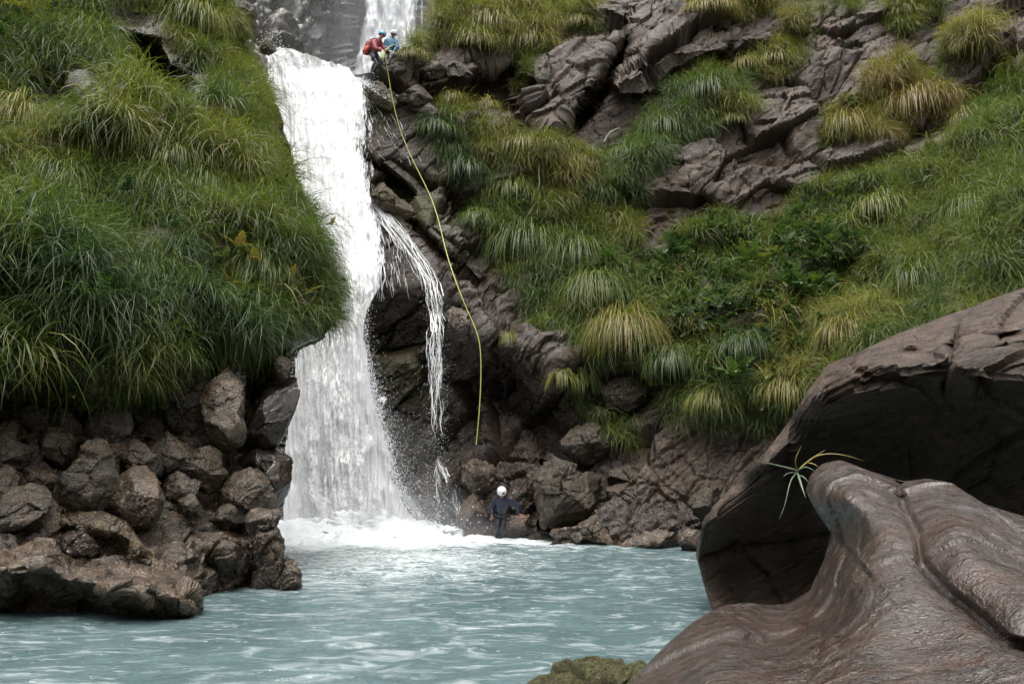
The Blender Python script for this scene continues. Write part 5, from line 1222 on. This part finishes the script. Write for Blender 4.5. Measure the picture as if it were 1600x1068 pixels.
    ring('harness_belt', P['pelvis']*.8+P['spine']*.2, P['spine']-P['pelvis'], .155, .022, M['neoprene'])
    for s_ in '01': ring('leg_loop', P['hi'+s_]*.75+P['kn'+s_]*.25, P['kn'+s_]-P['hi'+s_], .105, .014, M['neoprene'])
    tube('gear_sling', [P['pelvis']+f*.15, P['pelvis']+f*.17-np.array([0, 0, .12]), P['pelvis']+f*.14-np.array([0, 0, .26])], .010, M['web'], root, 6, 1)
    return root, P
ay = 25.9
_, PA = person(dict(pelvis=(584, 87, ay), spine=(584, 78, ay), chest=(588, 68, ay), neck=(593, 61, ay), head=(597, 54.5, ay-.02), sh0=(584, 66, ay-.17), el0=(587, 77, ay-.28), wr0=(597, 79, ay-.22), sh1=(593, 65, ay+.14), el1=(598, 73, ay+.12), wr1=(602, 77, ay-.02),
    hi0=(583, 89, ay-.1), kn0=(590, 101, ay-.15), an0=(581, 114, ay-.12), to0=(586, 117, ay-.15), hi1=(587, 89, ay+.1), kn1=(597, 98, ay+.1), an1=(589, 110, ay+.1), to1=(594, 112, ay+.05)), (.75, -.45, -.5),
    'climber in red jacket and blue helmet leaning back on the ledge above the falls', M['neoprene'], M['redj'], M['bluep'], M['skin'], hands_dir=((.9, -.1, -.2), (.6, -.5, -.5)))
by_ = 26.15
_, PB = person(dict(pelvis=(609, 84, by_), spine=(610, 76, by_), chest=(611, 67, by_), neck=(613, 60, by_), head=(615, 53, by_-.06), sh0=(604, 65, by_-.02), el0=(602, 74, by_-.1), wr0=(608, 80, by_-.2), sh1=(618, 66, by_-.02), el1=(621, 74, by_-.08), wr1=(616, 80, by_-.2),
    hi0=(606, 86, by_-.02), kn0=(603, 91, by_-.42), an0=(601, 100, by_-.40), to0=(599, 102, by_-.5), hi1=(612, 86, by_-.02), kn1=(610, 90, by_-.42), an1=(607, 99, by_-.42), to1=(605, 101, by_-.5)), (.1, -.8, -.55),
    'climber in teal blue jacket and white helmet sitting on the boulder by the anchor', M['neoprene'], M['bluej'], M['whitep'], M['glove'], hands_dir=((.6, -.3, -.5), (-.4, -.3, -.7)))
cy = 21.6
_, PC = person(dict(pelvis=(783, 805, cy), spine=(784, 795, cy-.06), chest=(785, 784, cy-.18), neck=(784, 775, cy-.30), head=(784, 768, cy-.42), sh0=(775, 781, cy-.15), el0=(768, 792, cy-.02), wr0=(769, 803, cy-.10), sh1=(795, 782, cy-.2), el1=(809, 790, cy-.15), wr1=(811, 802, cy-.12),
    hi0=(779, 807, cy), kn0=(777, 822, cy-.12), an0=(776, 840, cy), to0=(776, 842, cy-.15), hi1=(788, 807, cy), kn1=(785, 823, cy-.12), an1=(783, 840, cy), to1=(783, 842, cy-.15)), (.05, -.6, -.8),
    'person in dark wetsuit and white helmet bending over at the water by the cliff foot', M['neoprene'], M['navy'], M['whitep'], M['skin'], True, ((-.2, -.1, -1), (.5, -.3, -.6)))
# backpack worn by the climber in red
bp0 = W(576, 74, ay-.02)
bpk = empty('backpack', bp0-np.array([0, 0, .3]), 'orange-red backpack on the back of the climber in red', 'backpack')
a_, p_ = np.meshgrid(np.linspace(0, 2*math.pi, 40, endpoint=False), np.linspace(0.001, math.pi-.001, 26))
def sgp(v, e): return np.sign(v)*np.abs(v)**e
BV = np.stack([.13*sgp(np.sin(p_), .6)*sgp(np.cos(a_), .7), .17*sgp(np.sin(p_), .6)*sgp(np.sin(a_), .7), .29*sgp(np.cos(p_), .75)], -1)
Rt = rot3(0, 20, 0); BV = BV@Rt.T
o = mkmesh('pack_body', bp0+BV*(1+.05*vnoise(BV*9, 3))[..., None], gridfaces(26, 40, True), M['redj']); child(o, bpk)
o = mkmesh('pack_pocket', bp0+np.array([-.06, -.03, -.14])+BV*np.array([.8, .95, .5]), gridfaces(26, 40, True), M['orange']); child(o, bpk)
for s_ in (-1, 1): tube('strap', [bp0+np.array([.08, s_*.12, .22]), PA['sh0']*.5+PA['sh1']*.5+np.array([.02, s_*.13, .10]), PA['chest']+np.array([.14, s_*.12-.05, -.05]), bp0+np.array([.1, s_*.14, -.2])], .02, M['neoprene'], bpk, 6, 2)
tube('strap_end', [bp0+np.array([-.14, 0, -.1]), bp0+np.array([-.22, 0, -.3]), bp0+np.array([-.24, -.02, -.52])], .012, M['neoprene'], bpk, 6, 2)

# ------------------------------------------------------------------ ropes
rp = [(601,80),(604,100),(608,125),(613,155),(621,190),(632,222),(647,255),(664,288),(677,316),(687,350),(697,395),(711,437),(727,478),(741,508),(750,532)]
pts = []
for x, y in rp:
    try: yw = wall_at(x, y, 9)
    except ValueError: yw = 27
    pts.append([x, y, min(yw-.15, 26.1)])
pts = np.array(pts); pts[pts[:, 0] > 705, 2] = np.minimum(pts[pts[:, 0] > 705, 2], 22.75); pts[0, 2] = PA['pa0'][1]-.02; pts[1, 2] = 25.7
for _ in range(2): pts[1:-1, 2] = np.minimum(pts[1:-1, 2], .5*(pts[:-2, 2]+pts[2:, 2]))
yh = pts[-1, 2]
line = [W(*q) for q in pts]+[W(752, 570, yh), W(751, 610, yh), W(748, 655, yh), W(744, 694, yh)]
tube('climbing_rope', line, .0145, M['ropem'], None, 8, 3, 'long yellow-green rope running from the climbers down past the cliff edge', 'rope')
tube('anchor_rope', [W(601, 79, PA['pa0'][1]-.05), W(609, 73, 25.8), W(617, 68, 25.85), W(618.5, 75, 25.85), W(626, 71, 26.3), W(636, 68, 27.0), W(646, 67, 27.6), W(655, 64, 27.8)], .015, M['ropem'], None, 8, 2, 'short yellow rope joining the two climbers to the anchor', 'rope')
bg = empty('rope_bag', W(598, 92, 25.6), 'small pale yellow rope bag hanging at the rope top between the climbers', 'bag')
u_, v_ = np.meshgrid(np.linspace(0, 2*math.pi, 24, endpoint=False), np.linspace(0, math.pi, 16)); BG = W(598, 86, 25.65)+np.stack([.07*np.sin(v_)**.6*np.cos(u_), .06*np.sin(v_)**.6*np.sin(u_), .16*np.cos(v_)], -1)*(1+.08*vnoise(np.stack([u_, v_, u_], -1)*2, 2))[..., None]
o = mkmesh('bag_body', BG, gridfaces(16, 24, True), plain('pale_yellow_fabric', (.5, .52, .3), .7)); child(o, bg)
tube('bag_cord', [W(598, 82, 25.6), W(599, 79.5, 25.6)], .012, M['web'], bg, 6, 1)
